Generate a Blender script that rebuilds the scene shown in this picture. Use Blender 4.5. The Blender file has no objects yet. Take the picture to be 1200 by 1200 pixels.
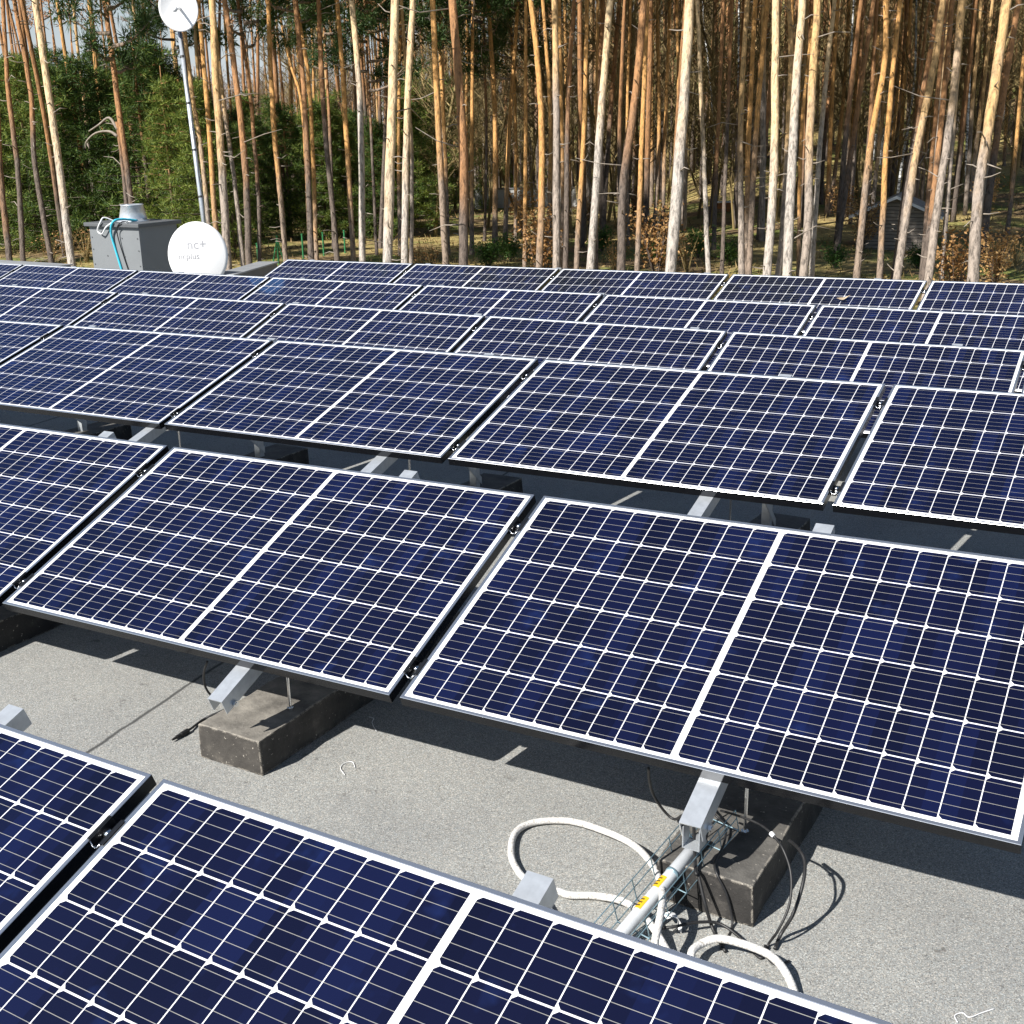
import bpy, math, random
from mathutils import Vector, Matrix, noise
R = math.radians
rnd = random.Random(7)
sc = bpy.context.scene
col = sc.collection

# ------------------------------------------------------------------ camera, sky, sun, exposure
F = 1420.77                                   # focal length in pixels of a 1200 px wide picture
PITCH, YAW, ROLL = 0.308658, -0.527424, -0.017093
CAM = Vector((3.7802, -3.62465, 1.32423))
fw = Vector((math.sin(YAW)*math.cos(PITCH), math.cos(YAW)*math.cos(PITCH), -math.sin(PITCH)))
r0 = Vector((math.cos(YAW), -math.sin(YAW), 0))
u0 = r0.cross(fw)
rt = r0*math.cos(ROLL) + u0*math.sin(ROLL)
up = -r0*math.sin(ROLL) + u0*math.cos(ROLL)
cd = bpy.data.cameras.new('camera'); cam = bpy.data.objects.new('camera', cd); col.objects.link(cam)
cd.sensor_width = 36; cd.lens = F/1200*36; cd.clip_start = 0.05; cd.clip_end = 3000
m = Matrix((( rt.x, up.x, -fw.x, CAM.x), (rt.y, up.y, -fw.y, CAM.y), (rt.z, up.z, -fw.z, CAM.z), (0, 0, 0, 1)))
cam.matrix_world = m
sc.camera = cam

SUN_EL = R(41.5)
SUNV = Vector((-math.cos(R(70.5))*math.cos(SUN_EL), -math.sin(R(70.5))*math.cos(SUN_EL), math.sin(SUN_EL)))   # towards the sun
world = bpy.data.worlds.new('World'); sc.world = world; world.use_nodes = True
wt = world.node_tree; wt.nodes.clear()
sky = wt.nodes.new('ShaderNodeTexSky'); sky.sky_type = 'NISHITA'; sky.sun_disc = False
sky.sun_elevation = SUN_EL; sky.sun_rotation = math.atan2(SUNV.x, SUNV.y)
sky.air_density = 1.15; sky.dust_density = 0.3; sky.ozone_density = 2.0
bg = wt.nodes.new('ShaderNodeBackground'); bg.inputs[1].default_value = 0.05
wo = wt.nodes.new('ShaderNodeOutputWorld')
# pale haze low over the horizon, thinning with elevation
tcw = wt.nodes.new('ShaderNodeTexCoord'); sxw = wt.nodes.new('ShaderNodeSeparateXYZ'); wt.links.new(tcw.outputs['Generated'], sxw.inputs[0])
def wmath(op, a, b):
    o = wt.nodes.new('ShaderNodeMath'); o.operation = op
    for i_, v_ in enumerate((a, b)):
        if isinstance(v_, (int, float)): o.inputs[i_].default_value = v_
        else: wt.links.new(v_, o.inputs[i_])
    return o.outputs[0]
hz = wmath('POWER', 2.71828, wmath('MULTIPLY', wmath('MAXIMUM', sxw.outputs[2], 0.0), -9.0))
mxw = wt.nodes.new('ShaderNodeMix'); mxw.data_type = 'RGBA'; wt.links.new(hz, mxw.inputs[0]); wt.links.new(sky.outputs[0], mxw.inputs[6]); mxw.inputs[7].default_value = (7.8, 8.6, 9.8, 1)
wt.links.new(mxw.outputs[2], bg.inputs[0]); wt.links.new(bg.outputs[0], wo.inputs[0])
sl = bpy.data.lights.new('sun', 'SUN'); sl.energy = 5.0; sl.angle = R(0.5); sl.color = (1.0, 0.965, 0.91)
so = bpy.data.objects.new('sun', sl); col.objects.link(so)
so.rotation_euler = SUNV.to_track_quat('Z', 'Y').to_euler(); so.location = (0, 0, 40)
sc.view_settings.view_transform = 'Standard'; sc.view_settings.look = 'None'
sc.view_settings.exposure = 0.8; sc.view_settings.gamma = 1
sc.view_settings.use_curve_mapping = False
sc.cycles.max_bounces = 6; sc.cycles.diffuse_bounces = 2; sc.cycles.transparent_max_bounces = 8

def ray(x, y): return fw + rt*((x-600)/F) - up*((y-600)/F)
def at(x, y, depth): return CAM + ray(x, y)*depth
def onz(x, y, z):
    v = ray(x, y); return CAM + v*((z-CAM.z)/v.z)

# ------------------------------------------------------------------ helpers
class MB:
    def __init__(s): s.v = []; s.f = []
    def add(s, vs, fs):
        n = len(s.v); s.v += [tuple(v) for v in vs]; s.f += [tuple(i+n for i in f) for f in fs]
    def quad(s, a, b, c, d): s.add([a, b, c, d], [(0, 1, 2, 3)])
    def box(s, o, X, Y, Z):      # o corner, edge vectors
        o, X, Y, Z = Vector(o), Vector(X), Vector(Y), Vector(Z)
        vs = [o, o+X, o+X+Y, o+Y, o+Z, o+X+Z, o+X+Y+Z, o+Y+Z]
        s.add(vs, [(0, 3, 2, 1), (4, 5, 6, 7), (0, 1, 5, 4), (1, 2, 6, 5), (2, 3, 7, 6), (3, 0, 4, 7)])
    def cbox(s, c, sx, sy, sz, rz=0):
        X = Vector((math.cos(rz), math.sin(rz), 0)); Y = Vector((-X.y, X.x, 0))
        s.box(Vector(c)-X*sx/2-Y*sy/2-Vector((0, 0, sz/2)), X*sx, Y*sy, Vector((0, 0, sz)))
    def tube(s, pts, rad, sides=8, cap=True):
        pts = [Vector(p) for p in pts]; n = len(pts)
        if not hasattr(rad, '__len__'): rad = [rad]*n
        t0 = (pts[1]-pts[0]).normalized()
        a = Vector((1, 0, 0)) if abs(t0.x) < .8 else Vector((0, 1, 0))
        nrm = (a - t0*a.dot(t0)).normalized(); vs = []
        for i in range(n):
            t = (pts[min(i+1, n-1)]-pts[max(i-1, 0)]).normalized()
            nrm = (nrm - t*nrm.dot(t)).normalized(); b = t.cross(nrm)
            for k in range(sides):
                an = 2*math.pi*k/sides
                vs.append(pts[i] + (nrm*math.cos(an)+b*math.sin(an))*rad[i])
        fs = []
        for i in range(n-1):
            for k in range(sides):
                k2 = (k+1) % sides
                fs.append((i*sides+k, i*sides+k2, (i+1)*sides+k2, (i+1)*sides+k))
        if cap:
            fs.append(tuple(range(sides-1, -1, -1))); fs.append(tuple((n-1)*sides+k for k in range(sides)))
        s.add(vs, fs)
    def mesh(s, name, smooth=False):
        me = bpy.data.meshes.new(name); me.from_pydata(s.v, [], s.f); me.update()
        if smooth:
            me.polygons.foreach_set('use_smooth', [True]*len(me.polygons))
        return me
    def build(s, name, mt, parent=None, smooth=False, bevel=0):
        return obj(name, s.mesh(name, smooth), mt, parent, bevel)

def obj(name, me, mt=None, parent=None, bevel=0):
    o = bpy.data.objects.new(name, me); col.objects.link(o)
    if mt and not me.materials: me.materials.append(mt)
    if parent: o.parent = parent
    if bevel:
        b = o.modifiers.new('bevel', 'BEVEL'); b.width = bevel; b.segments = 2; b.limit_method = 'ANGLE'
    return o
def tag(o, label=None, cat=None, group=None, kind=None):
    if label: o['label'] = label
    if cat: o['category'] = cat
    if group: o['group'] = group
    if kind: o['kind'] = kind
    return o
def empty(name, loc=(0, 0, 0)):
    o = bpy.data.objects.new(name, None); col.objects.link(o); o.location = loc; o.empty_display_size = .1
    return o
def smooth_path(pts, n=8):
    pts = [Vector(p) for p in pts]; P = [pts[0]*2-pts[1]]+pts+[pts[-1]*2-pts[-2]]; out = []
    for i in range(1, len(P)-2):
        a, b, c, d = P[i-1:i+3]
        for k in range(n):
            t = k/n
            out.append(.5*((2*b)+(c-a)*t+(2*a-5*b+4*c-d)*t*t+(3*b-a-3*c+d)*t**3))
    out.append(pts[-1]); return out
ORD = ['', 'first', 'second', 'third', 'fourth', 'fifth', 'sixth', 'seventh', 'eighth', 'ninth', 'tenth', 'eleventh', 'twelfth',
       'thirteenth', 'fourteenth', 'fifteenth', 'sixteenth', 'seventeenth', 'eighteenth', 'nineteenth', 'twentieth']

# ------------------------------------------------------------------ materials
class NT:
    def __init__(s, name):
        s.m = bpy.data.materials.new(name); s.m.use_nodes = True; s.t = s.m.node_tree
        s.p = s.t.nodes['Principled BSDF']; s.tc = None
    def n(s, ty, **kw):
        o = s.t.nodes.new(ty)
        for k, v in kw.items(): setattr(o, k, v)
        return o
    def l(s, a, b): s.t.links.new(a, b)
    def _in(s, sock, v):
        if isinstance(v, (int, float)): sock.default_value = v
        elif isinstance(v, tuple): sock.default_value = v if len(v) == 4 or sock.type == 'VECTOR' else v+(1,)
        else: s.l(v, sock)
    def math(s, op, a, b=0.0, c=None, clamp=False):
        o = s.n('ShaderNodeMath', operation=op, use_clamp=clamp); s._in(o.inputs[0], a); s._in(o.inputs[1], b)
        if c is not None: s._in(o.inputs[2], c)
        return o.outputs[0]
    def co(s, which='Object'):
        if not s.tc: s.tc = s.n('ShaderNodeTexCoord')
        return s.tc.outputs[which]
    def pos(s): return s.n('ShaderNodeNewGeometry').outputs['Position']
    def noise(s, vec, scale, detail=4, rough=.55, out='Fac'):
        o = s.n('ShaderNodeTexNoise'); s.l(vec, o.inputs['Vector']); o.inputs['Scale'].default_value = scale
        o.inputs['Detail'].default_value = detail; o.inputs['Roughness'].default_value = rough; return o.outputs[out]
    def scale(s, vec, sc_):
        o = s.n('ShaderNodeVectorMath', operation='MULTIPLY'); s.l(vec, o.inputs[0]); o.inputs[1].default_value = sc_; return o.outputs[0]
    def ramp(s, fac, stops, interp='LINEAR'):
        o = s.n('ShaderNodeValToRGB'); s._in(o.inputs[0], fac); cr = o.color_ramp; cr.interpolation = interp
        while len(cr.elements) < len(stops): cr.elements.new(0.5)
        for e, (p, c) in zip(cr.elements, stops):
            e.position = p; e.color = (c+(1,)) if isinstance(c, tuple) else (c, c, c, 1)
        return o.outputs[0]
    def mix(s, fac, a, b, mode='MIX'):
        o = s.n('ShaderNodeMix', data_type='RGBA', blend_type=mode); s._in(o.inputs[0], fac); s._in(o.inputs[6], a); s._in(o.inputs[7], b)
        return o.outputs[2]
    def bump(s, h, strength=.4, dist=.01):
        o = s.n('ShaderNodeBump'); s.l(h, o.inputs['Height']); o.inputs['Strength'].default_value = strength
        o.inputs['Distance'].default_value = dist; s.l(o.outputs[0], s.p.inputs['Normal'])
    def set(s, **kw):
        for k, v in kw.items(): s._in(s.p.inputs[k.replace('_', ' ')], v)
        return s

def plain(name, c, rough=.6, metal=0, var=.25, sc_=30, **kw):
    t = NT(name); n = t.noise(t.co(), sc_, 4)
    lo = tuple(x*(1-var) for x in c); hi = tuple(min(1, x*(1+var)) for x in c)
    t.set(Base_Color=t.ramp(n, [(.3, lo), (.7, hi)]), Roughness=rough, Metallic=metal, **kw); return t.m

M = {}
M['alu'] = plain('anodised_aluminium', (.74, .75, .77), .24, .92, .04, 8)
M['galv'] = plain('galvanised_steel', (.58, .61, .64), .33, .58, .1, 40)
M['steel'] = plain('bright_steel', (.8, .8, .8), .2, 1, .05, 60)
M['black'] = plain('black_rubber', (.015, .015, .016), .5, 0, .3, 60)
M['dark_metal'] = plain('black_anodised_metal', (.02, .022, .026), .35, .5, .2, 60)
M['white_paint'] = plain('white_paint', (.78, .78, .78), .45, 0, .03, 5)
M['dish'] = plain('white_dish_paint', (.8, .8, .8), .4, 0, .02, 5)
M['print'] = plain('grey_print', (.33, .33, .35), .5, 0, .05, 5)
M['cyan'] = plain('cyan_cord_plastic', (.05, .48, .62), .5, 0, .15, 50)
M['yellow'] = plain('yellow_label', (.60, .36, .012), .5, 0, .1, 50)
M['cap'] = plain('grey_flashing', (.30, .31, .32), .5, .2, .12, 3)
M['box'] = plain('grey_sheet_metal', (.20, .212, .22), .55, .1, .06, 2.5)
M['boxdark'] = plain('dark_grey_lid', (.11, .115, .12), .5, .1, .08, 4)
M['pipe'] = plain('grey_plastic_pipe', (.48, .50, .52), .4, 0, .08, 30)
M['green'] = plain('green_fence_steel', (.03, .19, .07), .5, 0, .2, 20)
M['whitewash'] = plain('whitewashed_render', (.62, .62, .6), .8, 0, .12, 1.2)
M['orange_board'] = plain('orange_brown_board', (.42, .15, .04), .7, 0, .3, 5)
M['roof_slate'] = plain('grey_sheet_roofing', (.22, .22, .215), .6, 0, .35, 3)
M['wire'] = plain('sky_tinted_zinc_wire', (.33, .48, .55), .35, .6, .1, 60)  # blue of the reflected sky is mixed into the base colour

t = NT('white_cord')                 # white braided hose with dirt
w = t.n('ShaderNodeTexWave'); t.l(t.scale(t.co(), (1, 1, 1)), w.inputs[0]); w.inputs['Scale'].default_value = 60; w.inputs['Distortion'].default_value = 3
n = t.noise(t.co(), 160, 2)
t.set(Base_Color=t.ramp(n, [(.28, (.22, .20, .16)), (.40, (.50, .48, .45)), (.6, (.66, .65, .63))]), Roughness=.75)
t.bump(w.outputs[1], .2, .002); M['cord'] = t.m

t = NT('granulated_roofing_felt')
P = t.pos()
v = t.n('ShaderNodeTexVoronoi'); t.l(P, v.inputs['Vector']); v.inputs['Scale'].default_value = 380
sep = t.n('ShaderNodeSeparateColor'); t.l(v.outputs['Color'], sep.inputs[0])
fine = t.ramp(sep.outputs[0], [(0, (.10, .10, .10)), (.12, (.20, .20, .20)), (.5, (.268, .27, .268)), (.85, (.34, .34, .33)), (1, (.52, .51, .49))])
tint = t.ramp(sep.outputs[1], [(0, (.93, 1.0, 1.03)), (1, (1.06, 1.0, .92))])
c = t.mix(1, fine, tint, 'MULTIPLY')
big = t.noise(P, 1.6, 6, .6)
c = t.mix(1, c, t.ramp(big, [(.3, (.84, .84, .84)), (.7, (1.1, 1.09, 1.06))]), 'MULTIPLY')
med = t.noise(P, 14, 5, .7)
c = t.mix(t.ramp(med, [(.625, 0.0), (.70, .6)]), c, (.07, .065, .06))
sx = t.n('ShaderNodeSeparateXYZ'); t.l(P, sx.inputs[0])
wob = t.math('MULTIPLY', t.math('SUBTRACT', t.noise(P, 9, 3), .5), .02)
lx = t.math('ADD', t.math('ADD', sx.outputs[0], t.math('MULTIPLY', sx.outputs[1], .13)), wob)
dd = t.math('ABSOLUTE', t.math('SUBTRACT', t.math('MODULO', t.math('ADD', lx, 190-.489+1.9), 3.8), 1.9))
c = t.mix(t.ramp(dd, [(0, .9), (.005, .85), (.010, 0.0)]), c, (.035, .035, .035))
chalk = t.noise(P, 26, 5, .75)
c = t.mix(t.ramp(chalk, [(.70, 0.0), (.75, .5)]), c, (.62, .62, .62))
t.set(Base_Color=c, Roughness=.9); t.bump(sep.outputs[0], .6, .003); M['roof'] = t.m

t = NT('bitumen_coated_concrete')
P = t.pos(); n = t.noise(P, 9, 6, .65); n2 = t.noise(P, 70, 3, .7)
c = t.ramp(n, [(.3, (.012, .011, .0105)), (.55, (.028, .026, .024)), (.75, (.08, .073, .065))])
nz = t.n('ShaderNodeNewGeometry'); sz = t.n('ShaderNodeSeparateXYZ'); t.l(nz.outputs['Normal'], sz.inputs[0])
c = t.mix(t.math('MULTIPLY', t.math('GREATER_THAN', sz.outputs[2], .7), .75), c, t.ramp(n, [(.3, (.05, .047, .043)), (.7, (.16, .152, .138))]))  # sunlit top face painted lighter than the sides
c = t.mix(t.ramp(n2, [(.66, 0.0), (.72, .85)]), c, (.48, .44, .38))
bv = t.n('ShaderNodeBevel'); bv.samples = 4; bv.inputs['Radius'].default_value = .010
dt_ = t.n('ShaderNodeVectorMath', operation='DOT_PRODUCT'); t.l(bv.outputs[0], dt_.inputs[0]); t.l(nz.outputs['Normal'], dt_.inputs[1])
chip = t.math('MULTIPLY', t.math('LESS_THAN', dt_.outputs['Value'], .965), t.ramp(t.noise(P, 38, 4, .7), [(.46, 0.0), (.54, .9)]))
c = t.mix(chip, c, (.42, .38, .32))                       # coating chipped off along the edges
t.set(Base_Color=c, Roughness=.8); t.bump(n2, .5, .006); M['block'] = t.m

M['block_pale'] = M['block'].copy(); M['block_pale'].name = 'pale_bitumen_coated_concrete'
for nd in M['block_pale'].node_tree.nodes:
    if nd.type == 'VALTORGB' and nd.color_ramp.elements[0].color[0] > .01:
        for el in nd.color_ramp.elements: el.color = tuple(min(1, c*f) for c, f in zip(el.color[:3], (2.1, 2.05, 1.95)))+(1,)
# solar laminate
L, W = 1.755, 1.01711
t = NT('solar_cells_under_glass')
s = t.n('ShaderNodeSeparateXYZ'); t.l(t.co(), s.inputs[0]); X, Y = s.outputs[0], s.outputs[1]
G1, G2 = .025, .0085; PU = (L/2-G1-G2)/10; V0 = .021; PV = (W-2*V0)/6; gu, gv = .0028, .0041
right = t.math('GREATER_THAN', X, L/2)
xl = t.math('SUBTRACT', X, t.math('ADD', G1, t.math('MULTIPLY', right, L/2+G2-G1)))
tt = t.math('DIVIDE', xl, PU); fr = t.math('FRACT', tt); du = t.math('MULTIPLY', fr, PU)
inu = t.math('MULTIPLY', t.math('GREATER_THAN', tt, 0), t.math('LESS_THAN', tt, 10))
yl = t.math('DIVIDE', t.math('SUBTRACT', Y, V0), PV); fv = t.math('FRACT', yl); dv = t.math('MULTIPLY', fv, PV)
inv = t.math('MULTIPLY', t.math('GREATER_THAN', yl, 0), t.math('LESS_THAN', yl, 6))
eu = t.math('SUBTRACT', t.math('MINIMUM', du, t.math('SUBTRACT', PU, du)), gu/2)
ev = t.math('SUBTRACT', t.math('MINIMUM', dv, t.math('SUBTRACT', PV, dv)), gv/2)
ch = t.math('GREATER_THAN', t.math('ADD', t.math('SUBTRACT', du, gu/2), ev), .0092)
cell = t.math('MULTIPLY', t.math('MULTIPLY', t.math('GREATER_THAN', eu, 0), t.math('GREATER_THAN', ev, 0)), t.math('MULTIPLY', inu, inv))
cell = t.math('MULTIPLY', cell, ch)
bd = t.math('MULTIPLY', t.math('ABSOLUTE', t.math('SUBTRACT', t.math('FRACT', t.math('MULTIPLY', fv, 5)), .5)), PV/5)
bus = t.math('LESS_THAN', bd, .00068)
# cell to cell tone, from the cell's own index
cx = t.n('ShaderNodeCombineXYZ'); t.l(t.math('FLOOR', t.math('DIVIDE', X, PU)), cx.inputs[0]); t.l(t.math('FLOOR', yl), cx.inputs[1])
oi = t.n('ShaderNodeObjectInfo'); t.l(oi.outputs['Random'], cx.inputs[2])
wn = t.n('ShaderNodeTexWhiteNoise'); t.l(cx.outputs[0], wn.inputs['Vector'])
cellc = t.ramp(wn.outputs['Value'], [(0, (.0022, .0024, .010)), (.6, (.003, .0035, .0165)), (1, (.004, .006, .030))])
cloud_sheen = t.noise(t.pos(), 7, 3, .6)  # soft cloud reflections put into the cell colour as bluish smudges
cellc = t.mix(t.ramp(cloud_sheen, [(.6, 0.0), (.8, .7)]), cellc, (.009, .02, .09))
busc = t.mix(t.noise(t.pos(), 40, 1), (.19, .19, .175), (.32, .31, .285))
cb = t.mix(bus, cellc, busc)
sheet = t.mix(t.noise(t.pos(), 3, 2), (.74, .75, .78), (.8, .8, .82))
fc = t.mix(cell, sheet, cb)
dust = t.noise(t.pos(), 55, 6, .8)
fc = t.mix(t.ramp(dust, [(.745, 0.0), (.775, .45)]), fc, (.45, .43, .38))
t.set(Base_Color=fc, Roughness=.5, Specular_IOR_Level=.1)
gl = t.n('ShaderNodeBsdfGlossy'); gl.inputs['Roughness'].default_value = .06     # anti-reflection glass over silicon nitride: the sheen is blue
t.l(t.mix(cell, (.85, .9, 1.), (.11, .38, 1.)), gl.inputs['Color'])
fz = t.n('ShaderNodeFresnel'); fz.inputs['IOR'].default_value = 1.72
mx = t.n('ShaderNodeMixShader'); t.l(fz.outputs[0], mx.inputs[0]); t.l(t.p.outputs[0], mx.inputs[1]); t.l(gl.outputs[0], mx.inputs[2])
t.l(mx.outputs[0], t.t.nodes['Material Output'].inputs[0])
M['cells'] = t.m
M['backsheet'] = plain('white_backsheet', (.6, .6, .62), .6, 0, .04, 5)

# bark, needles, twigs, leaves, ground
def bark(name, low, high, hz, pale=0.0):
    t = NT(name); oc = t.co(); oi = t.n('ShaderNodeObjectInfo')
    s = t.n('ShaderNodeSeparateXYZ'); t.l(oc, s.inputs[0])
    wv = t.scale(t.pos(), (9, 9, 2.2)); n = t.noise(wv, 1.6, 5, .65); big = t.noise(t.scale(t.pos(), (2, 2, .55)), 1.3, 3)
    h = t.math('ADD', t.math('SUBTRACT', s.outputs[2], hz), t.math('ADD', t.math('MULTIPLY', t.math('SUBTRACT', oi.outputs['Random'], .5), 3.2), t.math('MULTIPLY', t.math('SUBTRACT', big, .5), 4)))
    f = t.math('MULTIPLY_ADD', h, .45, .5, clamp=True)
    lo = t.ramp(n, [(.36, tuple(x*.42 for x in low)), (.5, low), (.66, tuple(x*1.3 for x in low))])
    hi = t.ramp(n, [(.33, tuple(x*.42 for x in high)), (.48, high), (.68, tuple(min(1, x*1.35) for x in high))])
    t.set(Base_Color=t.mix(f, lo, hi), Roughness=.85); t.bump(n, 1.0, .06); return t.m
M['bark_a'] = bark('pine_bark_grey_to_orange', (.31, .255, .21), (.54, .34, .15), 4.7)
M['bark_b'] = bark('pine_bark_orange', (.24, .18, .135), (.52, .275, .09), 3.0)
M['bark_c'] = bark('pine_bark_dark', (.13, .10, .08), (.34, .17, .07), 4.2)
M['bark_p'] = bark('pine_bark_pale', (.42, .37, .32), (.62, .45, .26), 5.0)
t = NT('birch_bark'); n = t.noise(t.scale(t.pos(), (2, 2, 7)), 1.8, 4, .7)
t.set(Base_Color=t.ramp(n, [(.42, (.06, .055, .05)), (.5, (.62, .62, .6)), (.7, (.78, .78, .76))]), Roughness=.7); M['birch'] = t.m
M['deadwood'] = plain('dead_branch_wood', (.26, .22, .18), .8, 0, .35, 8)
def leafmat(name, stops, trans=.25, rough=.6):
    t = NT(name); g = t.n('ShaderNodeNewGeometry'); oi = t.n('ShaderNodeObjectInfo')
    r = t.math('ADD', t.math('MULTIPLY', g.outputs['Random Per Island'], .6), t.math('MULTIPLY', oi.outputs['Random'], .4))
    c = t.ramp(r, stops); t.set(Base_Color=c, Roughness=rough, Specular_IOR_Level=.3)
    tr = t.n('ShaderNodeBsdfTranslucent'); t.l(c, tr.inputs[0]); mx = t.n('ShaderNodeMixShader'); mx.inputs[0].default_value = trans
    t.l(t.p.outputs[0], mx.inputs[1]); t.l(tr.outputs[0], mx.inputs[2]); out = t.t.nodes['Material Output']; t.l(mx.outputs[0], out.inputs[0]); return t.m
M['needle'] = leafmat('pine_needles', [(.1, (.028, .058, .016)), (.5, (.05, .092, .022)), (.9, (.10, .14, .035))])
M['needle_young'] = leafmat('young_pine_needles', [(.1, (.024, .055, .011)), (.5, (.075, .13, .023)), (.9, (.25, .29, .055))])
M['beech'] = leafmat('dry_beech_leaves', [(.1, (.20, .10, .04)), (.5, (.42, .23, .085)), (.9, (.62, .41, .18))], .3)
M['twig'] = leafmat('bare_twigs', [(.1, (.07, .05, .022)), (.5, (.155, .112, .045)), (.9, (.31, .23, .10))], 0, .8)
M['farwood'] = leafmat('far_bare_wood', [(.1, (.13, .095, .075)), (.5, (.24, .18, .145)), (.9, (.36, .28, .22))], 0, .9)
M['shrub'] = leafmat('evergreen_shrub_leaves', [(.1, (.025, .07, .015)), (.5, (.06, .13, .025)), (.9, (.13, .21, .04))])
M['herb'] = leafmat('dry_grass_and_litter', [(.05, (.07, .12, .025)), (.35, (.18, .15, .05)), (.65, (.32, .23, .10)), (.95, (.45, .28, .12))], .2)
t = NT('forest_litter'); P = t.pos(); n = t.noise(P, .35, 5, .6); n2 = t.noise(P, 5, 6, .75); n3 = t.noise(P, .16, 4, .6)
c = t.ramp(n2, [(.3, (.05, .032, .016)), (.5, (.17, .11, .05)), (.7, (.40, .27, .12))])
c = t.mix(t.ramp(n, [(.47, 0.0), (.56, .85)]), c, t.ramp(n2, [(.3, (.03, .05, .01)), (.7, (.26, .31, .05))]))
c = t.mix(t.ramp(n3, [(.46, 0.0), (.56, .85)]), c, t.ramp(n2, [(.3, (.14, .09, .03)), (.7, (.60, .47, .17))]))
t.set(Base_Color=c, Roughness=.95); t.bump(n2, .8, .08); M['litter'] = t.m

# ------------------------------------------------------------------ terrain
hd = Vector((fw.x, fw.y, 0)).normalized(); hr = Vector((hd.y, -hd.x, 0))
def sm(a, b, x):
    x = max(0, min(1, (x-a)/(b-a))); return x*x*(3-2*x)
def terr(x, y):
    q = Vector((x-CAM.x, y-CAM.y, 0)); d = q.dot(hd); l = q.dot(hr)
    if d < 5: return -3.4
    u = l/d; k = sm(-.05, .25, u)
    d0 = 95-47*k; A = 5+28*k
    z = -3.4 + A*sm(d0, 230, d)
    z += .25*noise.noise(Vector((x*.12, y*.12, 0)))*sm(14, 30, d)
    return z
mb = MB(); NX, NY = 90, 110
idx = {}
for j in range(NY):
    d = -40 + 720*(j/(NY-1))**1.8
    for i in range(NX):
        l = (-1+2*i/(NX-1))*(60+max(d, 0)*.9)
        p = CAM+hd*d+hr*l; idx[i, j] = len(mb.v); mb.v.append((p.x, p.y, terr(p.x, p.y)))
for j in range(NY-1):
    for i in range(NX-1): mb.f.append((idx[i, j], idx[i+1, j], idx[i+1, j+1], idx[i, j+1]))
tag(mb.build('forest_floor', M['litter'], smooth=True), kind='structure')

# ------------------------------------------------------------------ roof and building
ZR = -.70
mb = MB()
ol = [(-16, -9), (9, -9), (9, 9.9), (-7.55, 9.9), (-7.55, 8.55), (-16, 8.55)]
n = len(ol)
mb.add([(x, y, ZR) for x, y in ol]+[(x, y, ZR-.25) for x, y in ol], [tuple(range(n)), tuple(range(2*n-1, n-1, -1))]+[(i, i+n, (i+1) % n+n, (i+1) % n) for i in range(n)])
tag(mb.build('flat_roof', M['roof']), kind='structure')
mb = MB(); ol2 = [(x*.985, y-.12) for x, y in ol]
mb.add([(x, y, ZR-.252) for x, y in ol2]+[(x, y, -3.9) for x, y in ol2], [(i, i+n, (i+1) % n+n, (i+1) % n) for i in range(n)])
tag(mb.build('building_wall', M['whitewash']), kind='structure')
def parapet(x0, y0, x1, y1, label, wd=.28, zt=-.47):
    e = empty('roof_parapet', ((x0+x1)/2, (y0+y1)/2, ZR)); inv = Matrix.Translation(-e.location)
    a, b = Vector((x0, y0, ZR)), Vector((x1, y1, ZR)); dvec = (b-a); nn = Vector((-dvec.y, dvec.x, 0)).normalized()
    mb = MB(); mb.box(a-e.location+nn*.02, dvec, nn*(wd-.04), Vector((0, 0, zt-ZR-.02))); mb.build('upstand', M['boxdark'], e)
    mb = MB(); tt_ = dvec.normalized(); mb.box(a-e.location-tt_*.02+Vector((0, 0, zt-ZR-.02)), dvec+tt_*.04, nn*wd, Vector((0, 0, .02)))
    mb.build('cap', M['cap'], e, bevel=.004); tag(e, label, 'parapet')
parapet(-15.9, 8.25, -10.55, 8.25, 'low grey capped parapet at the roof edge left of the grey vent box')
parapet(-7.25, 8.3, -7.75, 9.75, 'short grey capped parapet between the white dish and the farthest panel row', .30, -.45)

# ------------------------------------------------------------------ solar rows
GAP = .03925
XO = [1.80917, 0, -1.02338, -2.46639, -2.38519, -3.73724]
YO = [-1.87428, 0, 1.8886, 3.71127, 5.50752, 7.31566]
ZS = [-.10956, .03982, .13264, .03816, -.02773, -.07334]
ROT = [-.02281, .00772, .01012, .02228, -.00455, -.01217]
DT = [0, .04102, -.04102, 0, 0, 0]; TILT = .34104
XS = [.01776, .01286, .01289, .00197, .00652, .01351]
def rowframe(r):
    c, s_ = math.cos(ROT[r]), math.sin(ROT[r]); t_ = TILT+DT[r]
    Xa = Vector((c, s_, XS[r])).normalized()
    Va = Vector((-s_*math.cos(t_), c*math.cos(t_), math.sin(t_))); Va = (Va-Xa*Va.dot(Xa)).normalized()
    N = Xa.cross(Va); return Vector((XO[r], YO[r], ZS[r])), Xa, Va, N
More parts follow.
